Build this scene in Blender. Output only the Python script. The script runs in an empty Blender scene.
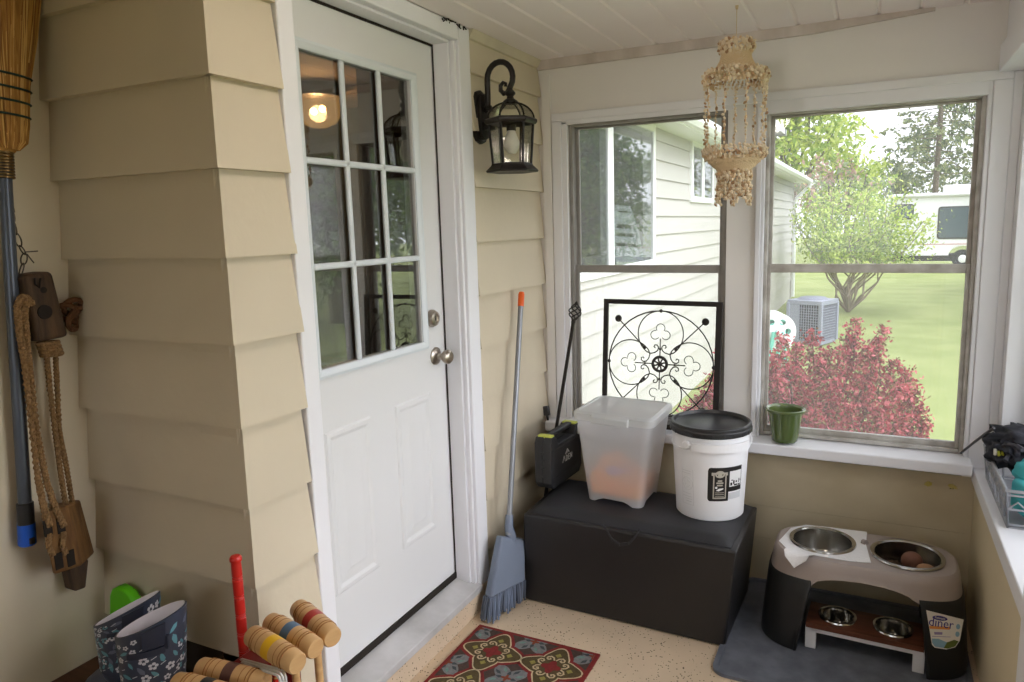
import bpy, bmesh, math, random
from mathutils import Vector, Matrix, Euler
PI = math.pi
V = Vector
scene = bpy.context.scene
COL = scene.collection
random.seed(7)
# ------------------------------------------------------------------ camera (solved from the photograph)
C0 = V((1.3958, -3.0350, 1.5393)); FPX = 714.97; PX = 530.97; PY = 336.32
RV = V((0.9020661, 0.43082157, -0.02587509)); UV = V((-0.04269951, 0.14874181, 0.98795376)); FV = V((-0.42948049, 0.89009474, -0.15257082))
def ray(px, py): return RV*((px-PX)/FPX) + UV*((PY-py)/FPX) + FV
def on(px, py, ax, val):
    d = ray(px, py); i = 'xyz'.index(ax); t = (val-C0[i])/d[i]; return C0 + d*t
def dep(px, py, d): return C0 + ray(px, py)*d
cam_d = bpy.data.cameras.new('camera'); cam = bpy.data.objects.new('camera', cam_d); COL.objects.link(cam)
cam.matrix_world = Matrix(((RV.x, UV.x, -FV.x, C0.x), (RV.y, UV.y, -FV.y, C0.y), (RV.z, UV.z, -FV.z, C0.z), (0, 0, 0, 1)))
cam_d.sensor_width = 36; cam_d.lens = FPX/1024*36; cam_d.shift_x = -(PX-512)/1024; cam_d.shift_y = (PY-341)/1024
cam_d.clip_start = .05; cam_d.clip_end = 300
scene.camera = cam
# ------------------------------------------------------------------ materials
def lin(c):
    def f(x):
        x /= 255
        return x/12.92 if x <= .04045 else ((x+.055)/1.055)**2.4
    return (f(c[0]), f(c[1]), f(c[2]), 1)
def mat(name, rgb, rough=.55, metal=0., var=0., vscale=6., bump=0., bscale=80., rgb2=None, spec=.4, stretch=None, trans=0., coat=0., lo=.35, hi=.65, detail=4):
    m = bpy.data.materials.new(name); m.use_nodes = True; nt = m.node_tree; b = nt.nodes['Principled BSDF']
    b.inputs['Base Color'].default_value = lin(rgb); b.inputs['Roughness'].default_value = rough; b.inputs['Metallic'].default_value = metal
    b.inputs['Specular IOR Level'].default_value = spec; b.inputs['Coat Weight'].default_value = coat
    if trans: b.inputs['Transmission Weight'].default_value = trans
    if var or rgb2 or bump:
        tc = nt.nodes.new('ShaderNodeTexCoord'); mp = nt.nodes.new('ShaderNodeMapping'); nt.links.new(tc.outputs['Object'], mp.inputs['Vector'])
        if stretch: mp.inputs['Scale'].default_value = stretch
    if var or rgb2:
        n = nt.nodes.new('ShaderNodeTexNoise'); n.inputs['Scale'].default_value = vscale; n.inputs['Detail'].default_value = detail
        nt.links.new(mp.outputs['Vector'], n.inputs['Vector'])
        r = nt.nodes.new('ShaderNodeValToRGB'); r.color_ramp.elements[0].position = lo; r.color_ramp.elements[1].position = hi
        c1 = lin(rgb); c2 = lin(rgb2) if rgb2 else tuple(x*(1-var) for x in c1[:3])+(1,)
        r.color_ramp.elements[0].color = c2; r.color_ramp.elements[1].color = c1
        nt.links.new(n.outputs['Fac'], r.inputs['Fac']); nt.links.new(r.outputs['Color'], b.inputs['Base Color'])
    if bump:
        n2 = nt.nodes.new('ShaderNodeTexNoise'); n2.inputs['Scale'].default_value = bscale; n2.inputs['Detail'].default_value = 3
        nt.links.new(mp.outputs['Vector'], n2.inputs['Vector'])
        bp = nt.nodes.new('ShaderNodeBump'); bp.inputs['Strength'].default_value = bump; bp.inputs['Distance'].default_value = .01
        nt.links.new(n2.outputs['Fac'], bp.inputs['Height']); nt.links.new(bp.outputs['Normal'], b.inputs['Normal'])
    return m
def glass_mat(name, tint=(1, 1, 1), base=.04, rough=.01, edge=.6):
    m = bpy.data.materials.new(name); m.use_nodes = True; nt = m.node_tree; nt.nodes.clear()
    out = nt.nodes.new('ShaderNodeOutputMaterial'); out.name = 'Material Output'; mx = nt.nodes.new('ShaderNodeMixShader'); tr = nt.nodes.new('ShaderNodeBsdfTransparent')
    gl = nt.nodes.new('ShaderNodeBsdfGlossy'); gl.inputs['Roughness'].default_value = rough
    tr.inputs['Color'].default_value = (*tint, 1)
    lw = nt.nodes.new('ShaderNodeFresnel'); lw.inputs['IOR'].default_value = 1.5
    mr = nt.nodes.new('ShaderNodeMapRange'); mr.inputs['From Min'].default_value = .04; mr.inputs['From Max'].default_value = 1
    mr.inputs['To Min'].default_value = base; mr.inputs['To Max'].default_value = edge
    nt.links.new(lw.outputs['Fac'], mr.inputs['Value']); nt.links.new(mr.outputs['Result'], mx.inputs['Fac'])
    nt.links.new(tr.outputs['BSDF'], mx.inputs[1]); nt.links.new(gl.outputs['BSDF'], mx.inputs[2]); nt.links.new(mx.outputs['Shader'], out.inputs['Surface'])
    return m
def dusty(m, f):      # thin film of dust on a pane
    nt = m.node_tree; out = nt.nodes['Material Output']; src = out.inputs['Surface'].links[0].from_socket; mx = nt.nodes.new('ShaderNodeMixShader'); mx.inputs['Fac'].default_value = f
    tl = nt.nodes.new('ShaderNodeBsdfTranslucent'); tl.inputs['Color'].default_value = (.9, .9, .9, 1); nt.links.new(src, mx.inputs[1]); nt.links.new(tl.outputs['BSDF'], mx.inputs[2]); nt.links.new(mx.outputs['Shader'], out.inputs['Surface'])
    return m
def frosted_mat(name, rgb, see=.45):
    m = bpy.data.materials.new(name); m.use_nodes = True; nt = m.node_tree; b = nt.nodes['Principled BSDF']
    b.inputs['Base Color'].default_value = lin(rgb); b.inputs['Roughness'].default_value = .35
    out = nt.nodes['Material Output']; mx = nt.nodes.new('ShaderNodeMixShader'); tr = nt.nodes.new('ShaderNodeBsdfTransparent')
    tl = nt.nodes.new('ShaderNodeBsdfTranslucent'); tl.inputs['Color'].default_value = lin(rgb); m2 = nt.nodes.new('ShaderNodeMixShader'); m2.inputs['Fac'].default_value = .4
    nt.links.new(b.outputs['BSDF'], m2.inputs[1]); nt.links.new(tl.outputs['BSDF'], m2.inputs[2])
    mx.inputs['Fac'].default_value = see
    nt.links.new(m2.outputs['Shader'], mx.inputs[1]); nt.links.new(tr.outputs['BSDF'], mx.inputs[2]); nt.links.new(mx.outputs['Shader'], out.inputs['Surface'])
    return m
def leaf_mat(name, rgb, rgb2):
    m = mat(name, rgb, .6, rgb2=rgb2, vscale=3., spec=.2); nt = m.node_tree; b = nt.nodes['Principled BSDF']
    tl = nt.nodes.new('ShaderNodeBsdfTranslucent'); mx = nt.nodes.new('ShaderNodeMixShader'); mx.inputs['Fac'].default_value = .35
    src = b.inputs['Base Color'].links[0].from_socket; nt.links.new(src, tl.inputs['Color'])
    nt.links.new(b.outputs['BSDF'], mx.inputs[1]); nt.links.new(tl.outputs['BSDF'], mx.inputs[2]); nt.links.new(mx.outputs['Shader'], nt.nodes['Material Output'].inputs['Surface'])
    return m
def emit_mat(name, rgb, s):
    m = mat(name, rgb); b = m.node_tree.nodes['Principled BSDF']; b.inputs['Emission Color'].default_value = lin(rgb); b.inputs['Emission Strength'].default_value = s
    return m
# ------------------------------------------------------------------ mesh builder
ORG = {}
def align(p, z, x=None):      # matrix with local z along z, at p
    z = V(z).normalized(); x = V(x) if x is not None else (V((1, 0, 0)) if abs(z.x) < .9 else V((0, 1, 0)))
    y = z.cross(x).normalized(); x = y.cross(z)
    return Matrix(((x.x, y.x, z.x, p[0]), (x.y, y.y, z.y, p[1]), (x.z, y.z, z.z, p[2]), (0, 0, 0, 1)))
class MB:
    def __init__(s): s.v = []; s.f = []; s.m = []
    def add(s, vs, fs, mi=0, M=None):
        o = len(s.v); s.v += [(M @ V(p)) if M is not None else V(p) for p in vs]
        s.f += [tuple(i+o for i in f) for f in fs]; s.m += [mi]*len(fs); return s
    def box(s, a, b, mi=0, M=None):
        x0, y0, z0 = a; x1, y1, z1 = b
        return s.hexa([(x0, y0, z0), (x1, y0, z0), (x1, y1, z0), (x0, y1, z0), (x0, y0, z1), (x1, y0, z1), (x1, y1, z1), (x0, y1, z1)], mi, M)
    def hexa(s, p, mi=0, M=None):
        return s.add(p, [(0, 3, 2, 1), (4, 5, 6, 7), (0, 1, 5, 4), (1, 2, 6, 5), (2, 3, 7, 6), (3, 0, 4, 7)], mi, M)
    def tube(s, pts, r, n=8, mi=0, closed=False, M=None):
        pts = [V(p) for p in pts]; k = len(pts); rs = list(r) if isinstance(r, (list, tuple)) else [r]*k
        vs = []; t0 = None; nx = None
        for i, p in enumerate(pts):
            a = pts[(i-1) % k] if (closed or i > 0) else p; b = pts[(i+1) % k] if (closed or i < k-1) else p
            t = (b-a).normalized() if (b-a).length > 1e-9 else (t0 or V((0, 0, 1)))
            if nx is None:
                nx = t.orthogonal().normalized()
            else:
                nx = (nx - t*nx.dot(t)); nx = nx.normalized() if nx.length > 1e-6 else t.orthogonal().normalized()
            ny = t.cross(nx); t0 = t
            vs += [p + (nx*math.cos(2*PI*j/n) + ny*math.sin(2*PI*j/n))*rs[i] for j in range(n)]
        fs = []
        for i in range(k if closed else k-1):
            a = i*n; b = ((i+1) % k)*n
            fs += [(a+j, a+(j+1) % n, b+(j+1) % n, b+j) for j in range(n)]
        if not closed: fs += [tuple(range(n-1, -1, -1)), tuple(range((k-1)*n, k*n))]
        return s.add(vs, fs, mi, M)
    def lathe(s, prof, n=24, mi=0, M=None, rot=0., sx=1., sy=1., arc=None, caps=True):
        vs = []; k = len(prof); full = arc is None; a0, a1 = (0, 2*PI) if full else arc; cols = n if full else n+1
        for (r, z) in prof: vs += [(r*sx*math.cos(rot+a0+(a1-a0)*j/n), r*sy*math.sin(rot+a0+(a1-a0)*j/n), z) for j in range(cols)]
        fs = [(i*cols+j, i*cols+(j+1) % cols, (i+1)*cols+(j+1) % cols, (i+1)*cols+j) for i in range(k-1) for j in range(n)]
        if full and caps:
            if prof[0][0] > 1e-5: fs.append(tuple(range(n-1, -1, -1)))
            if prof[-1][0] > 1e-5: fs.append(tuple(range((k-1)*n, k*n)))
        return s.add(vs, fs, mi, M)
    def prism(s, poly, h0, h1, mi=0, M=None):
        n = len(poly); vs = [(x, y, h0) for x, y in poly]+[(x, y, h1) for x, y in poly]
        fs = [tuple(range(n-1, -1, -1)), tuple(range(n, 2*n))]+[(i, (i+1) % n, n+(i+1) % n, n+i) for i in range(n)]
        return s.add(vs, fs, mi, M)
    def ball(s, c, r, n=12, k=8, mi=0, sc=(1, 1, 1), M=None):
        T = Matrix.Translation(V(c)) @ Matrix.Diagonal((*sc, 1))
        if M is not None: T = M @ T
        return s.lathe([(max(r*math.sin(PI*i/k), 1e-6), -r*math.cos(PI*i/k)) for i in range(k+1)], n, mi, T)
    def grid(s, rows, mi=0, closed=False, M=None):      # rows: list of equal-length point lists
        n = len(rows[0]); vs = [p for r in rows for p in r]; c = n if closed else n-1
        fs = [(i*n+j, i*n+(j+1) % n, (i+1)*n+(j+1) % n, (i+1)*n+j) for i in range(len(rows)-1) for j in range(c)]
        return s.add(vs, fs, mi, M)
    def plate(s, outer, holes, z0, z1, mi=0, M=None):   # flat plate with holes
        bm = bmesh.new(); es = []
        for loop in [outer]+holes:
            vv = [bm.verts.new((x, y, 0)) for x, y in loop]; es += [bm.edges.new((vv[i], vv[(i+1) % len(vv)])) for i in range(len(vv))]
        bmesh.ops.triangle_fill(bm, use_beauty=True, use_dissolve=False, edges=es); bm.verts.index_update()
        pts = [v.co.copy() for v in bm.verts]; tris = [[v.index for v in f.verts] for f in bm.faces]; bm.free()
        tris = [t if (pts[t[1]]-pts[t[0]]).cross(pts[t[2]]-pts[t[0]]).z > 0 else t[::-1] for t in tris]
        n = len(pts)
        s.add([(p.x, p.y, z1) for p in pts]+[(p.x, p.y, z0) for p in pts], [tuple(t) for t in tris]+[tuple(i+n for i in t[::-1]) for t in tris], mi, M)
        for loop in [outer]+holes:
            k = len(loop); s.add([(x, y, z0) for x, y in loop]+[(x, y, z1) for x, y in loop], [(i, (i+1) % k, k+(i+1) % k, k+i) for i in range(k)], mi, M)
        return s
    def build(s, name, mats, parent=None, org=None, local=False, bevel=0., segs=2, solid=0., sub=0, sharp=35, weld=False):
        if not isinstance(mats, (list, tuple)): mats = [mats]
        if org is None: org = ORG.get(parent.name, V((0, 0, 0))) if parent is not None else V((0, 0, 0))
        org = V(org); off = V((0, 0, 0)) if local else org
        me = bpy.data.meshes.new(name); me.from_pydata([tuple(p-off) for p in s.v], [], s.f); me.update()
        for m in mats: me.materials.append(m)
        me.polygons.foreach_set('material_index', s.m)
        bm = bmesh.new(); bm.from_mesh(me)
        if weld: bmesh.ops.remove_doubles(bm, verts=bm.verts, dist=1e-6)
        bmesh.ops.recalc_face_normals(bm, faces=bm.faces); bm.to_mesh(me); bm.free()
        me.polygons.foreach_set('use_smooth', [True]*len(me.polygons)); me.set_sharp_from_angle(angle=math.radians(sharp))
        o = bpy.data.objects.new(name, me); COL.objects.link(o)
        if parent is not None: o.parent = parent; ORG[o.name] = org
        else: o.location = org; ORG[o.name] = org
        if solid: md = o.modifiers.new('solid', 'SOLIDIFY'); md.thickness = solid; md.offset = 0
        if bevel: md = o.modifiers.new('bevel', 'BEVEL'); md.width = bevel; md.segments = segs; md.limit_method = 'ANGLE'; md.angle_limit = math.radians(40)
        if sub: md = o.modifiers.new('sub', 'SUBSURF'); md.levels = sub; md.render_levels = sub
        return o
def thing(name, loc, label, cat, group=None, rot=None, kind=None):
    o = bpy.data.objects.new(name, None); COL.objects.link(o); o.location = loc; o.empty_display_size = .05
    if rot is not None: o.rotation_euler = rot
    ORG[o.name] = V(loc)
    return tag(o, label, cat, group, kind)
def tag(o, label, cat, group=None, kind=None):
    if label: o['label'] = label
    if cat: o['category'] = cat
    if group: o['group'] = group
    if kind: o['kind'] = kind
    return o
def struct(o, label=None):
    o['kind'] = 'structure'
    if label: o['label'] = label
    return o
def sroot(name, loc):
    o = bpy.data.objects.new(name, None); COL.objects.link(o); o.location = loc; ORG[o.name] = V(loc); o['kind'] = 'structure'; return o
def text_mb(mb, body, size, M, mi=0, extr=.0004, wrap=None):
    cu = bpy.data.curves.new('t', 'FONT'); cu.body = body; cu.size = size; cu.align_x = 'CENTER'; cu.align_y = 'CENTER'; cu.extrude = extr; cu.resolution_u = 3
    ob = bpy.data.objects.new('t', cu); COL.objects.link(ob); dg = bpy.context.evaluated_depsgraph_get()
    me = bpy.data.meshes.new_from_object(ob.evaluated_get(dg))
    vs = [wrap(v.co) if wrap else v.co.copy() for v in me.vertices]; fs = [tuple(p.vertices) for p in me.polygons]
    mb.add(vs, fs, mi, M)
    bpy.data.objects.remove(ob); bpy.data.curves.remove(cu); bpy.data.meshes.remove(me)
def circ(cx, cy, r, n=24, ry=None): return [(cx+r*math.cos(2*PI*i/n), cy+(ry or r)*math.sin(2*PI*i/n)) for i in range(n)]
def rrect(x0, y0, x1, y1, r, n=5):
    p = []
    for (cx, cy, a) in ((x1-r, y1-r, 0), (x0+r, y1-r, PI/2), (x0+r, y0+r, PI), (x1-r, y0+r, 1.5*PI)):
        p += [(cx+r*math.cos(a+PI/2*i/n), cy+r*math.sin(a+PI/2*i/n)) for i in range(n+1)]
    return p
def copy_tree(o, parent=None):
    c = o.copy(); COL.objects.link(c); ORG[c.name] = ORG.get(o.name, V((0, 0, 0)))
    if parent is not None: c.parent = parent
    for ch in list(o.children): copy_tree(ch, c)
    return c
# palette
m_siding = mat('siding_paint', (206, 194, 171), .55, var=.06, vscale=3, bump=.08, bscale=35)
m_tanwall = mat('tan_wall_paint', (204, 191, 162), .6, rgb2=(190, 176, 146), vscale=4, bump=.08, bscale=40)
m_white = mat('white_paint', (230, 230, 234), .45, var=.03, vscale=3, bump=.04, bscale=25)
m_header = mat('header_paint', (228, 225, 222), .55, var=.03, vscale=2)
m_door = mat('door_paint', (217, 217, 217), .4, spec=.4)
m_ceil = mat('ceiling_paint', (243, 234, 234), .6, var=.03, vscale=2)
m_dark = mat('dark_gap', (35, 28, 22), .9)
m_alu = mat('weathered_aluminium', (196, 193, 188), .5, metal=.0, rgb2=(160, 154, 146), vscale=14, bump=.05)
m_alu2 = mat('grey_frame_aluminium', (150, 146, 141), .5, metal=.0, var=.15, vscale=20)
m_floor = mat('speckled_concrete', (214, 192, 164), .7, var=.1, vscale=5, bump=.05, bscale=90)
m_glass = dusty(glass_mat('window_glass', (.96, .97, .97), .03, .01), .075)
m_doorglass = glass_mat('door_glass', (.88, .88, .86), .14, .015, .7)
m_lampglass = glass_mat('clear_glass', (.95, .95, .92), .05, .02)
m_bowlglass = glass_mat('amber_lamp_glass', (.93, .86, .74), .10, .08, .8)
def lit_glass(m, rgb, s, f):
    nt = m.node_tree; out = nt.nodes['Material Output']; src = out.inputs['Surface'].links[0].from_socket; mx = nt.nodes.new('ShaderNodeMixShader'); mx.inputs['Fac'].default_value = f
    em = nt.nodes.new('ShaderNodeEmission'); em.inputs['Color'].default_value = lin(rgb); em.inputs['Strength'].default_value = s; nt.links.new(src, mx.inputs[1]); nt.links.new(em.outputs[0], mx.inputs[2]); nt.links.new(mx.outputs[0], out.inputs['Surface'])
lit_glass(m_bowlglass, (255, 196, 120), .55, .45)
m_black = mat('black_metal', (38, 33, 30), .45, metal=.3, var=.2, vscale=30)
m_iron = mat('wrought_iron', (44, 40, 38), .55, metal=.4)
m_steel = mat('stainless_steel', (190, 188, 184), .18, metal=1.)
m_nickel = mat('satin_nickel', (172, 162, 150), .28, metal=1.)
m_red = mat('red_paint', (190, 34, 26), .35, spec=.5)
m_rope = mat('hemp_rope', (150, 118, 78), .9, rgb2=(112, 84, 54), vscale=160, bump=.6, bscale=180)
m_oldwood = mat('old_block_wood', (86, 64, 44), .75, rgb2=(54, 40, 28), vscale=9, stretch=(6, 6, 1), bump=.2, bscale=60)
SKY_BASE = 1.0; SKY_LOBE = 3.0; EXPO = 1.02; FILL_E = 13.
# ------------------------------------------------------------------ room shell
def specks(m, scale, thr, rgb):      # dark flecks mixed over a material's base colour
    nt = m.node_tree; b = nt.nodes['Principled BSDF']; src = b.inputs['Base Color'].links[0].from_socket
    tc = nt.nodes.new('ShaderNodeTexCoord'); vo = nt.nodes.new('ShaderNodeTexVoronoi'); vo.inputs['Scale'].default_value = scale
    nt.links.new(tc.outputs['Object'], vo.inputs['Vector'])
    n = nt.nodes.new('ShaderNodeTexNoise'); n.inputs['Scale'].default_value = scale*.12; nt.links.new(tc.outputs['Object'], n.inputs['Vector'])
    ma = nt.nodes.new('ShaderNodeMath'); ma.operation = 'MULTIPLY'; ma.inputs[1].default_value = thr; nt.links.new(n.outputs['Fac'], ma.inputs[0])
    lt = nt.nodes.new('ShaderNodeMath'); lt.operation = 'LESS_THAN'; nt.links.new(vo.outputs['Distance'], lt.inputs[0]); nt.links.new(ma.outputs[0], lt.inputs[1])
    mx = nt.nodes.new('ShaderNodeMix'); mx.data_type = 'RGBA'; nt.links.new(lt.outputs[0], mx.inputs[0]); nt.links.new(src, mx.inputs[6]); mx.inputs[7].default_value = lin(rgb)
    nt.links.new(mx.outputs[2], b.inputs['Base Color'])
specks(m_floor, 75, .34, (92, 78, 62))
struct(MB().box((-.62, -5.2, -.12), (1.95, .12, 0)).build('floor', m_floor))
# wooden step filling the alcove by the house corner
m_step = mat('dark_brown_wood', (92, 58, 36), .6, rgb2=(70, 42, 26), vscale=5, stretch=(1, 9, 9), bump=.1)
b = MB(); b.box((-.61, -2.75, .295), (0, -1.805, .33)); b.box((-.03, -2.73, 0), (-.005, -1.81, .295)); b.box((-.60, -2.73, 0), (-.03, -2.70, .295))
struct(b.build('trim_1', m_step, bevel=.004), 'brown wooden step in the alcove')
# lap siding: courses 0.2085 m apart
Z0, DZ = .44, .2086
def tlo(k): return .017 + .003*math.sin(k*2.1)
def lap_x(b, y0, y1, k, corner=False, ends=False):       # siding on the plane x=0 facing +x
    z0 = Z0+DZ*k; z1 = min(z0+DZ+.012, 2.27); t0 = tlo(k); t1 = -.006
    q = lambda y, t, s: y - t if s else y
    jig = .006*math.sin(k*5.3) if ends else 0
    y1 += jig
    ya0, ya1 = q(y0, t0, corner), q(y0, t1, corner)
    b.hexa([(-.02, y0, z0), (t0, ya0, z0), (t0, y1, z0), (-.02, y1, z0), (-.02, y0, z1), (t1, ya1, z1), (t1, y1, z1), (-.02, y1, z1)])
def lap_y(b, x0, x1, k):       # siding on the plane y=-1.802 facing -y, mitred at x1
    z0 = Z0+DZ*k; z1 = min(z0+DZ+.012, 2.27); t0 = tlo(k); t1 = -.006; Y = -1.802
    b.hexa([(x0, Y-t0, z0), (x1+t0, Y-t0, z0), (x1-.02, Y+.02, z0), (x0, Y+.02, z0), (x0, Y-t1, z1), (x1+t1, Y-t1, z1), (x1-.02, Y+.02, z1), (x0, Y+.02, z1)])
b = MB()
for k in range(9): lap_x(b, -1.802, -1.588, k, True, True)
for k in range(-2, 9): lap_x(b, -.624, -.001, k)
b.box((-.15, -1.80, 0), (-.012, -1.595, 2.27)); b.box((-.15, -.66, 0), (-.012, 0, 2.27)); b.box((-.15, -1.595, 2.235), (-.012, -.66, 2.27)); b.box((-.15, -1.595, 0), (-.02, -.66, .06))
wl = struct(b.build('wall_left', m_siding))
b = MB()
for k in range(9): lap_y(b, -.62, 0, k)
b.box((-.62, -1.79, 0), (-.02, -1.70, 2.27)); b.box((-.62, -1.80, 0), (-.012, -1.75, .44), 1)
struct(b.build('wall_corner', [m_siding, mat('dark_foundation', (72, 62, 52), .8)]))  # foundation strip; shade of the gap under the siding is in its colour
m_alc = mat('alcove_wall_paint', (212, 200, 176), .6, var=.06, vscale=3)
struct(MB().box((-.75, -5.2, 0), (-.612, -1.79, 2.27)).build('wall_alcove', m_alc))
b = MB(); b.box((-.75, -5.3, 0), (1.95, -5.2, .85)); b.box((-.75, -5.3, 2.0), (1.95, -5.2, 2.27)); b.box((-.75, -5.3, .85), (-.2, -5.2, 2.0)); b.box((1.6, -5.3, .85), (1.95, -5.2, 2.0)); struct(b.build('wall_front', m_tanwall))
r = sroot('window_9', (.7, -5.25, .85)); b = MB(); b.box((-.2, -5.28, .85), (-.15, -5.22, 2.0)); b.box((1.55, -5.28, .85), (1.6, -5.22, 2.0)); b.box((-.15, -5.28, .85), (1.55, -5.22, .9)); b.box((-.15, -5.28, 1.95), (1.55, -5.22, 2.0)); b.box((.68, -5.28, .9), (.72, -5.22, 1.95)); b.build('window_frame', m_white, r)  # unseen rear window, added to let in more light
MB().box((-.15, -5.252, .9), (1.55, -5.248, 1.95)).build('pane', m_glass, r)
# porch step below the door (same paint as the floor)
b = MB(); b.box((-.02, -1.60, 0), (.014, -.62, .10)); struct(b.build('baseboard_left', m_floor, bevel=.004))
# ceiling: planks running back to front with grooves
b = MB(); gx = sorted(on(px, py, 'y', 0).x for px, py in [(566.9, 51.8), (596, 47.9), (629.4, 44.9), (659.6, 40), (693.8, 35.2), (727.9, 32.2), (764, 26), (802, 22), (839, 20), (879, 19), (920.7, 17.6)])
dx = (gx[-1]-gx[0])/(len(gx)-1); xs = [gx[0]+dx*i for i in range(-6, 14)]; ZC = 2.262
for x in xs:
    if x+dx < -.76 or x > 1.95: continue
    xa, xb = max(x, -.76), min(x+dx, 1.95)
    b.prism([(xa+.001, 0), (xa+.009, -.008), (xb-.009, -.008), (xb-.001, 0)], -5.3, .06, 0, Matrix(((1, 0, 0, 0), (0, 0, 1, 0), (0, 1, 0, ZC+.008), (0, 0, 0, 1))))
b.box((-.76, -5.3, ZC+.006), (1.95, .06, ZC+.05))
struct(b.build('ceiling', m_ceil))
# ceiling moulding along the house wall and the board along the window wall
m_moul = mat('yellowed_trim', (206, 196, 172), .5, var=.1, vscale=9)
struct(MB().prism([(0, 0), (.03, 0), (.012, -.03), (0, -.032)], -.62, -.02, 0, Matrix(((1, 0, 0, -.002), (0, 0, 1, 0), (0, 1, 0, ZC), (0, 0, 0, 1)))).build('trim_2', m_moul))
m_strip = mat('stained_trim', (214, 204, 198), .55, rgb2=(184, 173, 166), vscale=7, stretch=(1, .2, .2))
b = MB(); xe = 1.40
b.hexa([(.005, -.022, 2.222), (1.15, -.022, 2.226), (1.15, 0, 2.226), (.005, 0, 2.222), (.005, -.022, ZC), (1.15, -.022, ZC), (1.15, 0, ZC), (.005, 0, ZC)])
b.hexa([(1.15, -.022, 2.226), (xe+.15, -.016, 2.252), (xe+.15, 0, 2.252), (1.15, 0, 2.226), (1.15, -.022, ZC), (xe+.15, -.016, ZC), (xe+.15, 0, ZC), (1.15, 0, ZC)])
struct(b.build('trim_3', m_strip))
# window wall
WX = [(.136, .838), (.984, 1.728)]; WZ0, WZ1 = .635, 1.992
b = MB()
b.box((-.02, 0, WZ1), (2.08, .11, 2.27)); b.box((-.02, 0, .55), (WX[0][0], .11, WZ1)); b.box((WX[0][1], 0, .55), (WX[1][0], .11, WZ1)); b.box((WX[1][1], 0, .55), (2.08, .11, WZ1))
b.box((-.02, .02, .55), (1.8, .11, WZ0))
for k, (za, zb) in enumerate(((0, .190), (.1915, .334), (.3355, .56))):
    b.hexa([(-.02, -.002, za), (1.80, -.002, za), (1.80, .1, za), (-.02, .1, za), (-.02, .000, zb), (1.80, .000, zb), (1.80, .1, zb), (-.02, .1, zb)], 1)
wb = struct(b.build('wall_back', [m_header, m_tanwall]))
# yellow paint patches on the tan boards
m_yel = mat('yellow_paint_patch', (190, 172, 70), .6, rgb2=(196, 180, 120), vscale=60)
b = MB(); random.seed(3)
for (px, py, rx) in ((928, 484, .014), (953, 487, .016)):
    c = on(px, py, 'y', -.0045)
    for i in range(5): b.prism([(c.x+random.uniform(-.8, .8)*rx+rx*.5*math.cos(a*PI/4)*random.uniform(.6, 1.3), c.z+random.uniform(-.1, .1)*rx+rx*(.3+.1*i)*math.sin(a*PI/4)) for a in range(8)], 0, .0012+.0001*i, 0, Matrix(((1, 0, 0, 0), (0, 0, -1, -.001), (0, 1, 0, 0), (0, 0, 0, 1))))
struct(b.build('yellow_paint_mark', m_yel, wb), 'yellow paint splash')
# casings around the windows
b = MB()
def cas(a, c): b.box(a, c)
cas((.066, -.0135, .60), (.112, 0, 1.9955)); cas((.112, -.007, .60), (.138, .002, 1.992)); cas((.066, -.014, 1.996), (1.800, 0, 2.03)); cas((.112, -.007, 1.978), (.86, .002, 2.0)); cas((.96, -.007, 1.950), (1.735, .03, 2.0))
cas((.953, -.014, .60), (.974, 0, 1.996)); cas((.974, -.006, .60), (.986, .03, 1.98)); cas((1.727, -.007, .60), (1.742, .04, 1.996)); cas((1.742, -.0135, .60), (1.800, 0, 1.9955))
struct(b.build('trim_4', m_white, bevel=.003))
struct(MB().box((.02, -.012, .60), (.062, 0, 2.2)).build('trim_5', m_header, bevel=.002))
b = MB(); b.hexa([(.03, -.082, .587), (1.752, -.082, .587), (1.752, .05, .587), (.03, .05, .587), (.03, -.082, .632), (1.752, -.082, .632), (1.752, .05, .645), (.03, .05, .645)])
struct(b.build('trim_6', m_white, bevel=.006, segs=3), 'white window sill')
# windows: double hung storm windows
def window(n, x0, x1, z0, z1, zr, m, w=.028, s=.018, wt=None):
    wt = wt or w*.8
    r = sroot('window_%d' % n, ((x0+x1)/2, .03, z0))
    b = MB(); y0, y1 = .012, .075
    b.box((x0, y0, z0), (x0+w, y1, z1)); b.box((x1-w, y0, z0), (x1, y1, z1)); b.box((x0+w, y0, z1-wt), (x1-w, y1, z1)); b.box((x0+w, y0, z0), (x1-w, y1, z0+w*1.2))
    b.build('window_frame', m, r, bevel=.003)
    b = MB(); xa, xb = x0+w, x1-w
    for (za, zb, ya) in ((zr-.012, z1-wt, .048), (z0+w*1.2, zr+.014, .026)):
        b.box((xa, ya, za), (xa+s, ya+.018, zb)); b.box((xb-s, ya, za), (xb, ya+.018, zb)); b.box((xa+s, ya, zb-(s*.6 if ya > .04 else .034)), (xb-s, ya+.018, zb)); b.box((xa+s, ya, za), (xb-s, ya+.018, za+.022))
    b.build('sash', m, r, bevel=.002)
    b = MB(); b.box((xa+s, .056, zr+.012), (xb-s, .058, z1-wt-s*.5)); b.box((xa+s, .034, z0+w*1.2+s), (xb-s, .036, zr-.008)); b.build('pane', m_glass, r)
    return r
window(1, .138, .836, .645, 1.985, 1.342, m_alu2, .018, .016, .016)
window(2, .986, 1.727, .645, 1.955, 1.346, m_alu, .014, .014, .010)
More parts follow.
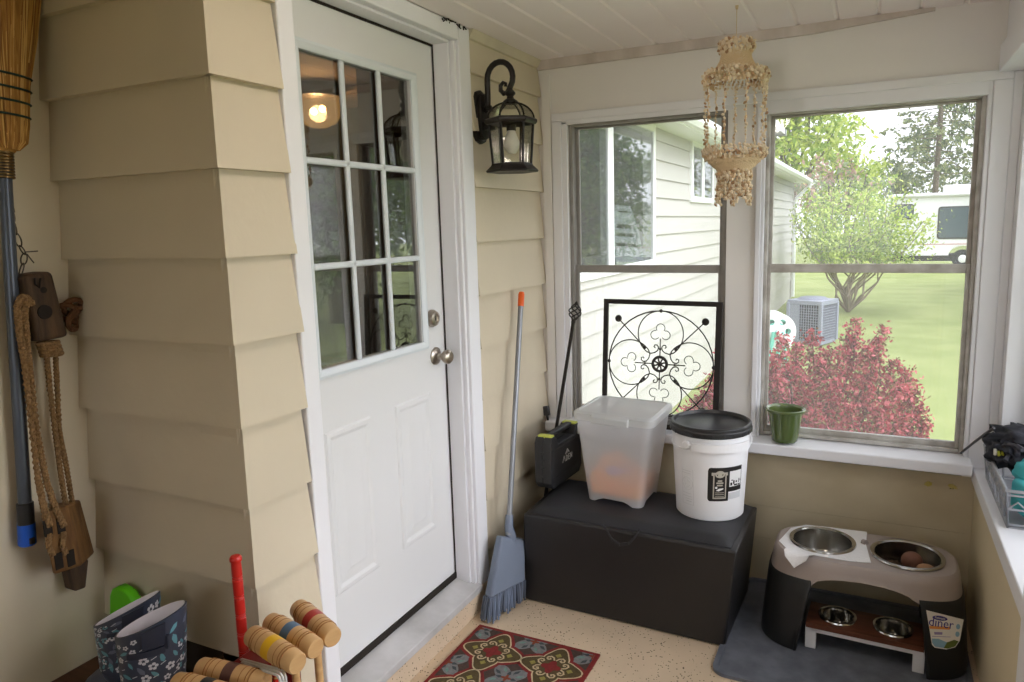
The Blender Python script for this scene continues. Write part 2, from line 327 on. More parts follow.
# right wall: knee wall, cap, posts, header, its windows
m_knee = mat('knee_wall_paint', (212, 198, 166), .6, var=.05, vscale=3)
RX = 1.770
b = MB(); b.box((RX, -5.2, 0), (RX+.14, -2.26, .57)); b.box((RX, -1.30, 0), (RX+.14, 0, .57)); b.box((RX, -2.26, 0), (RX+.14, -1.30, .02)); b.box((RX+.02, -5.2, .57), (RX+.14, -2.26, 2.03)); b.box((RX+.02, -2.26, 1.96), (RX+.14, -1.30, 2.03))
struct(b.build('wall_right', m_knee))
b = MB(); b.hexa([(RX-.012, -1.2, .548), (RX+.31, -1.2, .548), (RX+.31, -.0, .548), (RX-.012, -.0, .548), (RX-.012, -1.2, .605), (RX+.31, -1.2, .605), (RX+.31, -.0, .605), (RX-.012, -.0, .605)])
struct(b.build('trim_7', m_white, bevel=.004), 'white cap of the low wall')
b = MB(); b.box((RX, -5.2, 2.02), (RX+.31, -.001, ZC)); b.hexa([(RX-.022, -5.2, 2.015), (RX, -5.2, 2.015), (RX, -.05, 2.015), (RX-.022, -.05, 2.015), (RX-.022, -5.2, 2.10), (RX, -5.2, 2.13), (RX, -.05, 2.13), (RX-.022, -.05, 2.10)])
struct(b.build('trim_8', m_white, bevel=.003), 'white header over the side windows')
b = MB(); b.box((1.828, -.075, .605), (RX+.31, 0, 2.02)); b.box((1.80, -.012, .605), (1.828, 0, 2.02)); b.box((1.90, -.10, .605), (RX+.31, -.075, 2.02))
struct(b.build('trim_9', m_white, bevel=.003), 'white corner post')
for i, (ya, yb) in enumerate(((-1.30, -1.18),)):
    b = MB(); b.box((RX-.002 if i else 1.734, ya, 0 if i == 0 else .6), (RX+.31, yb, 2.02)); struct(b.build('trim_%d' % (10+i), m_white, bevel=.003))
for i, (ya, yb) in enumerate(((-1.18, -.10),)):
    r = sroot('window_%d' % (3+i), (RX+.26, (ya+yb)/2, .605)); b = MB(); w = .025
    b.box((RX+.24, ya, .605), (RX+.27, ya+w, 2.02)); b.box((RX+.24, yb-w, .605), (RX+.27, yb, 2.02)); b.box((RX+.24, ya+w, .605), (RX+.27, yb-w, .64)); b.box((RX+.24, ya+w, 1.99), (RX+.27, yb-w, 2.02)); b.box((RX+.24, ya+w, 1.33), (RX+.27, yb-w, 1.36))
    b.build('window_frame', m_alu2, r, bevel=.003)
    b = MB(); b.box((RX+.254, ya+w, .64), (RX+.256, yb-w, 1.33)); b.box((RX+.254, ya+w, 1.36), (RX+.256, yb-w, 1.99)); b.build('pane', m_glass, r)
r = sroot('added_door', (RX+.08, -1.78, .02)); b = MB()  # unseen glass side door, added so daylight reaches the lower walls
for q in (((RX+.06, -2.255, .02), (RX+.10, -2.18, 1.955)), ((RX+.06, -1.38, .02), (RX+.10, -1.305, 1.955)), ((RX+.06, -2.18, .02), (RX+.10, -1.38, .14)), ((RX+.06, -2.18, 1.87), (RX+.10, -1.38, 1.955))): b.box(*q)
b.build('door_frame', m_white, r, bevel=.004); MB().box((RX+.078, -2.18, .14), (RX+.082, -1.38, 1.87)).build('pane', m_glass, r)
# ------------------------------------------------------------------ door
D = sroot('door_1', (-.07, -1.13, .15))
b = MB()
b.box((-.02, -1.588, .10), (.012, -1.530, 2.262)); b.box((-.02, -.702, .10), (.012, -.622, 2.262)); b.box((-.02, -1.530, 2.205), (.012, -.702, 2.262))
b.box((-.02, -1.538, .10), (.0, -1.522, 2.205)); b.box((-.02, -.716, .10), (0, -.702, 2.205))
b.build('casing', m_white, D, bevel=.004)
b = MB(); b.box((-.15, -1.56, .10), (-.02, -1.5415, 2.215)); b.box((-.15, -.7235, .10), (-.02, -.695, 2.215)); b.box((-.15, -1.5415, 2.198), (-.02, -.7235, 2.225)); b.box((-.052, -.7255, .15), (-.021, -.72, 2.197)); b.box((-.052, -1.5425, .15), (-.021, -1.5385, 2.197))
b.build('jamb', m_white, D)
b = MB(); b.box((-.0875, -.7275, .15), (-.084, -.7215, 2.196)); b.box((-.0875, -1.538, 2.19), (-.084, -.7235, 2.198)); b.box((-.14, -1.54, .135), (-.082, -.724, .158)); b.build('weatherstrip', m_dark, D)
m_sill = mat('worn_sill_paint', (206, 204, 204), .5, rgb2=(172, 170, 168), vscale=5, bump=.05)
b = MB(); b.hexa([(-.15, -1.54, .09), (.024, -1.54, .09), (.024, -.70, .09), (-.15, -.70, .09), (-.15, -1.54, .142), (.024, -1.54, .118), (.024, -.70, .118), (-.15, -.70, .142)])
b.build('threshold', m_sill, D, bevel=.003)
X0 = -.09     # door face
b = MB()
g0, g1, gz0, gz1 = -1.425, -.875, 1.115, 2.062    # opening for the light
b.box((-.134, -1.536, .157), (X0, -.728, gz0)); b.box((-.134, -1.536, gz1), (X0, -.728, 2.191)); b.box((-.134, -1.536, gz0), (X0, g0, gz1)); b.box((-.134, g1, gz0), (X0, -.728, gz1))
b.build('door_slab', m_door, D)
for (ya, yb) in ((-1.418, -1.196), (-1.062, -.842)):
    b = MB(); za, zb = .40, .932
    def ring(i, x): return [(x, ya+i, za+i), (x, yb-i, za+i), (x, yb-i, zb-i), (x, ya+i, zb-i)]
    rr = [ring(0, X0), ring(.006, X0+.005), ring(.018, X0+.0055), ring(.03, X0+.001), ring(.045, X0+.001), ring(.07, X0+.007)]
    b.grid([r+[r[0]] for r in rr]); b.add(rr[-1], [(0, 1, 2, 3)]); b.build('door_panel', m_door, D, sharp=20)
m_lite = mat('lite_frame_white', (212, 218, 222), .4)
b = MB(); f0, f1, fz0, fz1 = -1.443, -.842, 1.098, 2.079
def fr(i, x): return [(x, f0+i, fz0+i), (x, f1-i, fz0+i), (x, f1-i, fz1-i), (x, f0+i, fz1-i)]
rr = [fr(0, X0), fr(.003, X0+.011), fr(.012, X0+.014), fr(.02, X0+.012), fr(.03, X0+.004), fr(.03, X0-.03)]
b.grid([r+[r[0]] for r in rr]); b.build('lite_frame', m_lite, D, sharp=25)
b = MB(); a0, a1, c0, c1 = -1.414, -.872, 1.128, 2.05
for i in (1, 2):
    y = a0+(a1-a0)*i/3; b.box((X0-.008, y-.010, c0), (X0+.007, y+.010, c1))
    z = c0+(c1-c0)*i/3; b.box((X0-.008, a0, z-.010), (X0+.007, a1, z+.010))
b.build('muntin', m_lite, D, bevel=.006, segs=2)
b = MB(); b.box((X0-.0105, a0-.008, c0-.008), (X0-.0095, a1+.008, c1+.008)); b.build('pane', m_doorglass, D)
k = MB(); Mx = align((X0, -.792, 1.062), (1, 0, 0))
k.lathe([(0, 0), (.034, 0), (.034, .004), (.026, .010), (.013, .014), (.012, .034), (.022, .040), (.027, .050), (.027, .060), (.020, .068), (.013, .070), (0, .070)], 28, 0, Mx); k.build('door_knob', m_nickel, D)
k = MB(); Mx = align((X0, -.808, 1.208), (1, 0, 0)); k.lathe([(0, 0), (.033, 0), (.033, .008), (.027, .020), (.018, .022), (.016, .019), (0, .019)], 28, 0, Mx); k.box((-.0015, -.008, .018), (.0015, .008, .0205), 1, Mx); k.build('deadbolt', [m_nickel, m_dark], D)
# gap and debris above the door casing
b = MB(); random.seed(5)
for i in range(14):
    y = random.uniform(-.80, -.66); b.tube([(.004+random.uniform(0, .012), y, 2.262-random.uniform(0, .005)), (.012+random.uniform(0, .01), y+random.uniform(-.03, .03), 2.262-random.uniform(-.001, .02))], .0025, 5)
b.box((-.01, -1.5, 2.2585), (.006, -.66, 2.2625)); struct(b.build('trim_14', m_dark), 'dark debris in the gap over the door')
# ------------------------------------------------------------------ room behind the door
m_iw = mat('interior_wall', (120, 98, 78), .7); m_ic = mat('interior_ceiling', (178, 158, 140), .7); m_if = mat('interior_floor', (92, 66, 46), .5)
b = MB(); b.box((-4.1, -1.75, .05), (-.16, 2.1, .14), 2); b.box((-4.1, -1.75, 2.385), (-.16, 2.1, 2.5), 1); b.box((-4.1, -1.75, .1), (-4.0, 2.1, 2.45)); b.box((-4.1, 2.0, .1), (-.85, 2.1, 2.45)); b.box((-4.1, -1.78, .1), (-.15, -1.70, 2.45))
b.box((-.98, -.03, .1), (-.88, 2.1, 2.45)); b.box((-.98, -.04, .1), (-.13, .0, 2.45)); b.box((-.16, -1.75, 2.27), (-.12, 0, 2.45))
struct(b.build('wall_interior', [m_iw, m_ic, m_if]))
lp = V((-1.60, .37, 2.225)); L = thing('ceiling_lamp', lp, 'flush ceiling lamp with clear glass bowl glowing behind the door glass', 'lamp')
b = MB(); b.lathe([(0, .162), (.15, .162), (.155, .135), (.15, .09), (.0, .09)], 32, 0, Matrix.Translation(lp)); b.build('lamp_base', m_black, L)
b = MB(); b.lathe([(.135, .09), (.142, .06), (.136, .0), (.105, -.05), (.05, -.078), (0, -.084)], 32, 0, Matrix.Translation(lp), caps=False); b.build('lamp_shade', m_bowlglass, L)
m_blb = emit_mat('bulb_glow', (255, 190, 110), 45)
for s in (-1, 1): MB().ball(lp+V((s*.05, s*-.02, .02)), .022, 12, 8).build('bulb', m_blb, L)
ld = bpy.data.lights.new('lamp_light', 'POINT'); ld.energy = 16; ld.color = (1, .62, .32); ld.shadow_soft_size = .05
lo = bpy.data.objects.new('lamp_light', ld); COL.objects.link(lo); lo.parent = L; lo.location = (0, 0, -.0)
# ------------------------------------------------------------------ storage bench
TB = thing('storage_bench', (.57, -.36, 0), 'long black faux leather storage bench under the windows', 'bench')
m_leather = mat('black_leatherette', (34, 32, 33), .42, var=.2, vscale=5, bump=.06, bscale=120, spec=.5); m_cush = mat('bench_top_leatherette', (44, 44, 48), .5, var=.18, vscale=6, bump=.08, bscale=120)
fl, fr_ = (.145, -.560), (.999, -.584); bl, br = (.135, -.135), (1.005, -.135)
b = MB(); H = .380
b.hexa([(.140, -.556, .004), (.962, -.580, .004), (.975, -.14, .004), (.14, -.14, .004), (fl[0], fl[1], H), (fr_[0], fr_[1], H), (br[0], br[1], H), (bl[0], bl[1], H)])
b.build('body', m_leather, TB, bevel=.008, segs=3)
b = MB(); n = 14; rows = []
for j in range(n+1):
    v = j/n; row = []
    for i in range(2*n+1):
        u = i/(2*n); A = V((fl[0]+.022, fl[1]+.022, 0)).lerp(V((fr_[0]-.024, fr_[1]+.022, 0)), u); B = V((bl[0]+.02, bl[1]-.012, 0)).lerp(V((br[0]-.018, br[1]-.012, 0)), u)
        p = A.lerp(B, v); e = min(u*2.2, (1-u)*2.2, v, 1-v)
        p.z = H+.002+.021*min(1, (e/.09))**.45+.004*math.sin(PI*u)*math.sin(PI*v); row.append(p)
    rows.append(row)
b.grid(rows); lo_ = [V((p.x, p.y, H-.004)) for p in rows[0]]
for edge in (rows[0], rows[-1], [r[0] for r in rows], [r[-1] for r in rows]): b.grid([edge, [V((p.x, p.y, H-.004)) for p in edge]])
b.build('lid_cushion', m_cush, TB, sharp=60)
b = MB(); hx = [on(px, py, 'y', -.576) for px, py in ((604, 524), (608, 530), (613, 538), (621, 543), (630, 542), (636, 536), (640, 529))]
pts = [p+V((0, -.006-.012*math.sin(PI*i/6), 0)) for i, p in enumerate(hx)]
for i in range(len(pts)-1):
    a, c = pts[i], pts[i+1]; d = V((0, .004, 0)); w = V((0, 0, .0065))
    b.hexa([a-w, a-w+d, c-w+d, c-w, a+w, a+w+d, c+w+d, c+w])
b.build('strap_handle', m_cush, TB, bevel=.0015)
TOP = H+.025
# ------------------------------------------------------------------ clear pet food bin
bb = [V((.352, -.374, TOP)), V((.594, -.402, TOP)), V((.600, -.165, TOP)), V((.375, -.15, TOP))]
bt = [V((.292, -.357, .762)), V((.632, -.395, .762)), V((.634, -.085, .762)), V((.300, -.06, .762))]
bc = sum(bb, V())/4
BN = thing('storage_bin', (bc.x, bc.y, TOP), 'frosted clear plastic bin with lid on the black bench', 'bin')
m_frost = frosted_mat('frosted_plastic', (238, 240, 244), .48); m_frostlid = frosted_mat('frosted_lid', (226, 228, 228), .22)
def quadring(P, r, n=5, m=0):
    out = []
    for i in range(4):
        p, a, c = P[i], P[i-1], P[(i+1) % 4]; da = (a-p).normalized(); dc = (c-p).normalized()
        for k in range(n+1):
            t = k/n; out.append(p + da*r*(1-t)**2 + dc*r*t**2)
        q_ = p+dc*r; e_ = c-dc*r
        for k in range(m): out.append(q_.lerp(e_, (k+1)/(m+1)))
    return out
def lerpq(t, o=0.):
    q = [a.lerp(c, t) for a, c in zip(bb, bt)]; m = sum(q, V())/4
    return [p+(p-m).normalized()*o for p in q]
b = MB(); N = 9
rows = [quadring(lerpq(t), .035, 5, 7) for t in [0, .05]+[i/N for i in range(1, N+1)]]
# arched feet: raise the middle of each bottom side
base = rows[0]; nb = len(base)
for i, p in enumerate(base):
    j_ = i % 13
    if j_ > 5: p.z += .024*math.sin(PI*(j_-5)/8)**.8
b.grid(rows, closed=True)
mid = lerpq(.06); inner = quadring(lerpq(.07, -.02), .03, 5, 7); b.grid([rows[0], inner], closed=True); b.add(inner, [tuple(range(len(inner)))])
b.build('tub', m_frost, BN, sharp=50, weld=False)
b = MB(); r0 = quadring(lerpq(1, .012), .04); up = lambda R, z: [p+V((0, 0, z)) for p in R]
r1 = quadring(lerpq(1, -.012), .035); r2 = quadring(lerpq(1, -.02), .03)
b.grid([up(r0, -.020), up(r0, .008), up(r1, .016), up(r2, .010)], closed=True); b.add(up(r2, .010), [tuple(range(len(r2)))]); b.build('lid', m_frostlid, BN, sharp=40, bevel=.002)
b = MB(); la, lb = bt[0].lerp(bt[1], .26), bt[0].lerp(bt[1], .74); n_ = V((-.1, -1, 0)).normalized()
b.hexa([la+n_*.010+V((0, 0, -.026)), la+n_*.028+V((0, 0, -.022)), lb+n_*.028+V((0, 0, -.022)), lb+n_*.010+V((0, 0, -.026)), la+n_*.008+V((0, 0, .012)), la+n_*.026+V((0, 0, .004)), lb+n_*.026+V((0, 0, .004)), lb+n_*.008+V((0, 0, .012))])
b.build('lid_latch', m_frostlid, BN, bevel=.004)
# what is inside: orange bag of kibble and a lavender scoop
m_bag = mat('orange_bag', (236, 158, 66), .55, rgb2=(222, 130, 46), vscale=14, bump=.3, bscale=30)
b = MB(); rows = []
for j, t in enumerate((.09, .12, .16, .24, .29, .31)):
    q = lerpq(t, -.016 if t < .25 else -.016-.05*(t-.24)/.07); R = quadring(q, .04)
    rows.append([p+V((0, 0, (.03*math.sin(p.x*31+1)+.02*math.sin(p.y*43))*(t > .2)+.0*j+.05*(.6-p.x)*(t > .2)/.3)) for p in R])
b.grid(rows, closed=True); b.add(rows[0], [tuple(range(len(rows[0])))]); b.add(rows[-1], [tuple(range(len(rows[-1])))])
tag(b.build('pet_food_bag', m_bag, org=(bc.x, bc.y, TOP+.01), sharp=60), 'orange bag of pet food inside the frosted bin', 'pet food')
b = MB(); c = on(613, 471, 'y', -.3695); b.ball(c, .03, 14, 8, sc=(1.15, .20, .7)); b.tube([c+V((.02, 0, .0)), c+V((.075, .004, .012))], .007)
tag(b.build('food_scoop', mat('lavender_plastic', (150, 128, 168), .4), org=c), 'lavender scoop against the front of the frosted bin', 'scoop')
# ------------------------------------------------------------------ white bucket
BC = V((.842, -.287, TOP-.004)); BK = thing('bucket', BC, 'white plastic bucket with black lid and black label on bench', 'bucket')
m_wpl = mat('white_plastic', (232, 232, 234), .35, spec=.5); m_bpl = mat('black_plastic', (36, 36, 38), .35, spec=.5); T = Matrix.Translation(BC)
b = MB(); b.lathe([(0, .002), (.124, .002), (.130, .008), (.144, .27), (.144, .275), (.150, .276), (.150, .282), (.1465, .284), (.147, .325), (.152, .326), (.152, .333), (.149, .335), (.149, .352), (.140, .352), (.139, .27), (.125, .02), (0, .02)], 56, 0, T); b.build('pail', m_wpl, BK)
b = MB(); b.lathe([(.1535, .335), (.157, .338), (.157, .353), (.154, .357), (.154, .368), (.150, .372), (.143, .372), (.140, .366), (.136, .360), (.10, .358), (.095, .360), (0, .360)], 56, 0, T)
for i in range(24):
    a = 2*PI*i/24; b.box((.1565, -.004, .337), (.1585, .004, .350), 0, T @ Matrix.Rotation(a, 4, 'Z'))
b.build('bucket_lid', [m_bpl], BK, bevel=.0008)
b = MB(); th0 = math.radians(-114)
for da in (-.05,):
    Mx = align(BC+V((.149*math.cos(th0), .149*math.sin(th0), .303)), (math.cos(th0), math.sin(th0), 0), (0, 0, 1)); b.lathe([(0, 0), (.017, 0), (.017, .008), (.012, .012), (0, .012)], 16, 0, Mx)
arc = [BC+V((.155*math.cos(a), .155*math.sin(a), .303-.012*math.sin((a-th0)/2.4*PI*1.0))) for a in [th0+i*(2.4/24) for i in range(25)]]
b.tube(arc, .0028, 6); g0_ = [BC+V((.154*math.cos(a), .154*math.sin(a), .300)) for a in [th0+.17+i*(1.55/16) for i in range(17)]]
for i in range(16):
    p, q = g0_[i], g0_[i+1]; o = V((p.x-BC.x, p.y-BC.y, 0)).normalized()*.006; o2 = V((q.x-BC.x, q.y-BC.y, 0)).normalized()*.006; w = V((0, 0, .016))
    b.hexa([p-w, p-w+o, q-w+o2, q-w, p+w, p+w+o, q+w+o2, q+w])
b.build('bail_handle', m_wpl, BK)
# label: curved decal
def wrapc(u, v, rr=.0004):   # u metres along the circumference from angle th1, v height
    r = .130+(.144-.130)*(v-.008)/.262+rr; a = th1+u*1.22/r; v = v*LSC+LOF; r = .130+(.144-.130)*(v-.008)/.262+rr
    return BC+V((r*math.cos(a), r*math.sin(a), v))
th1 = math.radians(-56); LSC = 1.2; LOF = -.062
def decal(b, poly, mi, rr, n=1):
    cx = sum(p[0] for p in poly)/len(poly); cy = sum(p[1] for p in poly)/len(poly)
    b.add([wrapc(cx, cy, rr)]+[wrapc(x, y, rr) for x, y in poly], [(0, i+1, (i+1) % len(poly)+1) for i in range(len(poly))], mi)
def drect(b, x0, y0, x1, y1, mi, rr, r=.0):
    n = max(2, int((x1-x0)/.008)); rows = [[wrapc(x0+(x1-x0)*i/n, y, rr) for i in range(n+1)] for y in (y0, y1)]; b.grid(rows, mi)
lab = MB(); LZ = .125
drect(lab, -.044, LZ, .014, LZ+.112, 0, .0006); drect(lab, -.052, LZ+.012, -.044, LZ+.100, 0, .0006)
for (cx, cy, s) in ((-.044, LZ+.012, -1), (-.044, LZ+.100, 1)): decal(lab, [(cx, cy)]+[(cx-.008*math.cos(a), cy+s*.012*math.sin(a)) for a in [i*PI/10 for i in range(6)]], 0, .0006)
drect(lab, .014, LZ+.030, .066, LZ+.112, 0, .0006); drect(lab, .017, LZ+.046, .0635, LZ+.098, 1, .0010); drect(lab, .015, LZ+.004, .064, LZ+.026, 3, .0007)
drect(lab, -.036, LZ+.008, .006, LZ+.094, 2, .0010); drect(lab, -.032, LZ+.013, .002, LZ+.090, 0, .0014); drect(lab, -.041, LZ+.086, .010, LZ+.096, 2, .0012); decal(lab, [(-.028+.013*0+.026*.5+.016*math.cos(a)-.0, LZ+.090+.012*math.sin(a)) for a in [i*PI/6 for i in range(12)]], 2, .0016)
for (x0, x1, y) in ((-.022, -.008, .066), (-.026, -.004, .059), (-.024, -.006, .051)): drect(lab, x0, LZ+y, x1, LZ+y+.005, 2, .0018)
decal(lab, [(-.027, LZ+.036), (-.018, LZ+.034), (-.004, LZ+.040), (-.003, LZ+.044), (-.018, LZ+.043)], 1, .0018); decal(lab, [(-.026+.004*math.cos(a), LZ+.046+.004*math.sin(a)) for a in [i*PI/4 for i in range(8)]], 1, .0018)
for y, m_ in ((.028, 2), (.022, 2), (.015, 2)): drect(lab, -.029, LZ+y, -.001, LZ+y+.002, m_, .0018)
for (x0, y0, x1, y1) in ((.020, .050, .027, .060), (.030, .054, .036, .066), (.034, .048, .048, .053), (.040, .058, .046, .064), (.050, .047, .060, .052), (.052, .056, .055, .070), (.023, .066, .030, .069), (.058, .060, .061, .068)): drect(lab, x0, LZ+y0, x1, LZ+y1, 0, .0016)
lab.build('label', [mat('label_black', (30, 29, 28), .4), mat('label_white', (226, 226, 226), .5), mat('label_cream', (176, 170, 158), .5), mat('label_pale', (206, 208, 212), .5)], BK)
# embossed panel with a round recycling mark
em = MB(); th1 = math.radians(-116); LSC = 1.; LOF = 0.
for (x0, y0, x1, y1) in ((-.022, .060, -.0205, .205), (.0205, .060, .022, .205), (-.022, .060, .022, .0615), (-.02, .185, .014, .187), (-.02, .195, .014, .197), (-.02, .104, .012, .106), (-.02, .092, .016, .094), (-.01, .082, .016, .084), (-.006, .072, .014, .075)): drect(em, x0, y0, x1, y1, 0, .0012)
em.tube([wrapc(.019*math.cos(a), .146+.026*math.sin(a), .0004) for a in [i*2*PI/24 for i in range(24)]], .0011, 5, closed=True)
for k in range(3):
    a = k*2*PI/3+.4; em.tube([wrapc(.010*math.cos(a+d), .146+.013*math.sin(a+d), .0004) for d in (0, .5, 1.0, 1.4)], .0013, 5)
em.build('embossed_mark', mat('embossed_plastic', (212, 212, 214), .4), BK)
# ------------------------------------------------------------------ tool case
CA = V((.148, -.215, TOP-.004)); TC = thing('tool_case', CA, 'black plastic tool case with lime latches standing on bench end', 'case', rot=(0, 0, math.radians(-3)))
m_case = mat('case_plastic', (50, 50, 52), .5, var=.1, vscale=20, bump=.04, bscale=150); m_lime = mat('lime_latch', (196, 204, 92), .4)
# local: x thickness, y length, z height
b = MB(); Pf = [(-.135, .035), (-.110, .006), (.150, .006), (.175, .035), (.175, .21), (.158, .236), (.125, .236), (.112, .222), (.102, .195), (-.062, .195), (-.072, .222), (-.085, .236), (-.118, .236), (-.135, .21)]
MX = Matrix(((0, 0, 1, 0), (1, 0, 0, 0), (0, 1, 0, 0), (0, 0, 0, 1)))
b.prism(Pf, -.040, -.002, 0, MX); b.prism(Pf, .002, .040, 0, MX); b.prism([(y*.985, .006+(z-.006)*.985) for y, z in Pf], -.003, .003, 0, MX)
b.build('shell', m_case, TC, local=True, bevel=.007, segs=3)
b = MB(); b.box((-.016, -.09, .222), (.016, .13, .244)); b.box((-.016, -.09, .19), (.016, -.066, .23)); b.box((-.016, .106, .19), (.016, .13, .23)); b.build('carry_handle', m_case, TC, local=True, bevel=.007, segs=3)
for y in (-.100, .140): MB().box((-.034, y-.016, .228), (.034, y+.016, .243)).build('latch', m_lime, TC, local=True, bevel=.004)
b = MB()
for z in (.06, .10, .135, .165): b.box((-.012, -.1385, z), (.012, -.133, z+.008))
b.box((.039, -.115, .176), (.0415, .155, .181)); b.box((.039, -.12, .05), (.0412, .16, .054)); b.box((.039, -.12, .05), (.0412, -.116, .18)); b.box((.039, .156, .05), (.0412, .16, .18)); b.build('ribs', m_case, TC, local=True, bevel=.0012)
b = MB(); lx = .0408
def bar(y0, z0, y1, z1, w=.0035): 
    p, q = V((lx, y0*1.3+.03, z0)), V((lx, y1*1.3+.03, z1)); d = (q-p).normalized(); n = V((0, -d.z, d.y))*w*.5; t = V((.0008, 0, 0)); b.hexa([p-n, p+n, q+n, q-n, p-n+t, p+n+t, q+n+t, q-n+t])
for s in ((-.042, .098, -.030, .126), (-.030, .126, -.022, .098), (-.014, .098, -.014, .124), (-.014, .124, -.004, .118), (-.004, .118, -.004, .103), (-.004, .103, -.014, .098), (.004, .098, .004, .122), (.004, .122, .014, .122), (.004, .098, .014, .098), (.004, .110, .013, .110), (.020, .098, .020, .122), (.020, .122, .031, .098), (.031, .098, .031, .122), (-.020, .130, -.004, .150), (-.004, .150, .010, .130), (-.010, .130, .000, .142)): bar(*s)
b.build('logo', mat('logo_white', (214, 214, 214), .5), TC, local=True)
# ------------------------------------------------------------------ rod with cage finial, second small tool
pt = on(575, 312, 'y', -.10); pb = V((.075, -.175, .0)); low = on(556, 430, 'y', -.135)
# straight line through top and the middle, down to the floor beside the bench
dirv = (low-pt).normalized(); pb = pt + dirv*((.012-pt.z)/dirv.z)
PK = thing('fire_poker', (pb.x, pb.y, 0), 'slender black iron rod with twisted basket finial leaning by window', 'poker')
b = MB(); b.tube([pb, pt-(-dirv)*0+dirv*.045], .0085, 4); b.build('shaft', m_iron, PK)
b = MB(); Mx = align(pt, -dirv)
for k in range(5):
    b.tube([((.006+.022*math.sin(PI*i/14))*math.cos(k*2*PI/5+i*.28), (.006+.022*math.sin(PI*i/14))*math.sin(k*2*PI/5+i*.28), -.036+.072*i/14) for i in range(15)], .0032, 6, M=Mx)
b.lathe([(0, -.05), (.010, -.05), (.010, -.034), (0, -.034)], 8, 0, Mx); b.lathe([(0, .03), (.010, .032), (.006, .044), (0, .05)], 8, 0, Mx); b.build('basket_finial', m_iron, PK)
q0 = on(546.5, 411, 'y', -.055); q1 = on(551, 441, 'y', -.075); dq = (q1-q0).normalized(); qb = q0+dq*((.01-q0.z)/dq.z)
HT = thing('fire_shovel', (qb.x, qb.y, 0), 'short black iron tool with square grip in the corner behind the case', 'tool')
MB().tube([qb, q0], .006, 6).build('shaft', m_iron, HT)
Mx = align(q0, -dq, (0, 1, 0)); MB().box((-.010, -.014, -.022), (.010, .014, .024), 0, Mx).build('grip', m_bpl, HT, bevel=.004)
# ------------------------------------------------------------------ wrought iron panel standing on the sill
gx0, gx1 = .327, .849; GZ = .645; G0 = V(((gx0+gx1)/2-.022, -.055, GZ)); GP = thing('iron_panel', G0, 'square black wrought iron scroll panel leaning in the window behind the bin', 'panel', rot=(math.radians(-4), math.radians(.4), 0))
m_gi = m_iron; W2 = .261; ZC2 = .285
b = MB(); w = .021
b.box((-W2, -.008, 0), (-W2+w, .008, .563)); b.box((W2-w-.004, -.008, 0), (W2, .008, .563)); b.box((-W2+w, -.008, .563-w), (W2-w, .008, .563)); b.box((-W2+w, -.008, 0), (W2-w, .008, w)); b.build('frame', m_gi, GP, local=True, bevel=.002)
def P2(x, z): return (x, 0, ZC2+z)
def circ3(cx, cz, r, a0=0, a1=2*PI, n=40): return [P2(cx+r*math.cos(a0+(a1-a0)*i/n), cz+r*math.sin(a0+(a1-a0)*i/n)) for i in range(n+1)]
R1 = .232; b = MB(); b.tube(circ3(0, 0, R1)[:-1], .0030, 6, closed=True); b.build('outer_ring', m_gi, GP, local=True)
for k in range(4):
    a = PI/2+k*PI/2; ca, sa = math.cos(a), math.sin(a)
    def rt(u, v): return P2(u*ca - v*sa, u*sa + v*ca)     # u outwards, v sideways
    b = MB(); cu, r = .132, .100      # lobe: open circle with curled ends
    for s in (-1, 1):
        pts = [rt(cu+r*math.cos(t), s*r*math.sin(t)) for t in [i*2.52/24 for i in range(25)]]
        e = (cu+r*math.cos(2.52), r*math.sin(2.52))
        pts += [rt(x, s*y) for x, y in ((.045, .040), (.050, .022), (.060, .010), (.074, .007), (.083, .014), (.083, .024), (.075, .027), (.070, .021))]
        b.tube(pts, .0026, 6)
    b.ball(rt(cu+r, 0), .008, 8, 6); b.tube([rt(.03, 0), rt(.112, 0)], .0027, 6); b.ball(rt(.066, 0), .006, 8, 6); b.build('scroll_lobe', m_gi, GP, local=True)
    b = MB()
    for (u, v) in ((.157, 0), (.127, .024), (.127, -.024)):
        ang = math.atan2(v, u-.137); b.tube([rt(u+.019*math.cos(ang+t), v+.019*math.sin(ang+t)) for t in [-2.2+i*4.4/18 for i in range(19)]], .0017, 6)
    b.build('trefoil', m_gi, GP, local=True)
    a = PI/4+k*PI/2; b = MB(); p, q = P2(.098*math.cos(a), .098*math.sin(a)), P2(.272*math.cos(a)*1.0, .272*math.sin(a)*1.0)
    b.tube([p, q], .0027, 6); b.ball(p, .008, 8, 6); b.lathe([(0, -.006), (.012, -.006), (.016, 0), (.012, .006), (0, .006)], 14, 0, align(q, (0, 1, 0))); b.build('corner_rod', m_gi, GP, local=True)
b = MB(); Mx = align(P2(0, 0), (0, -1, 0)); b.tube([P2(.031*math.cos(t), .031*math.sin(t)) for t in [i*2*PI/24 for i in range(24)]], .0065, 8, closed=True); b.ball((0, 0, 0), .009, 10, 6, M=Mx)
for k in range(8):
    a = k*PI/4; b.tube([P2(.007*math.cos(a), .007*math.sin(a)), P2(.017*math.cos(a+.35), .017*math.sin(a+.35)), P2(.027*math.cos(a+.25), .027*math.sin(a+.25))], .0038, 6)
b.build('medallion', m_gi, GP, local=True)
# ------------------------------------------------------------------ green pot on the sill
PC = V((1.092, -.034, .641)); PT = tag(MB().lathe([(0, 0), (.046, 0), (.050, .004), (.053, .02), (.066, .118), (.069, .124), (.078, .128), (.079, .136), (.074, .139), (.064, .132), (.060, .11), (.048, .02), (0, .02)], 40, 0, Matrix.Translation(PC)).build('flower_pot', mat('green_glaze', (78, 96, 52), .2, rgb2=(104, 118, 66), vscale=9, spec=.6, coat=.4, stretch=(1, 1, .15)), org=PC), 'glossy green ceramic flower pot standing on white window sill', 'pot')
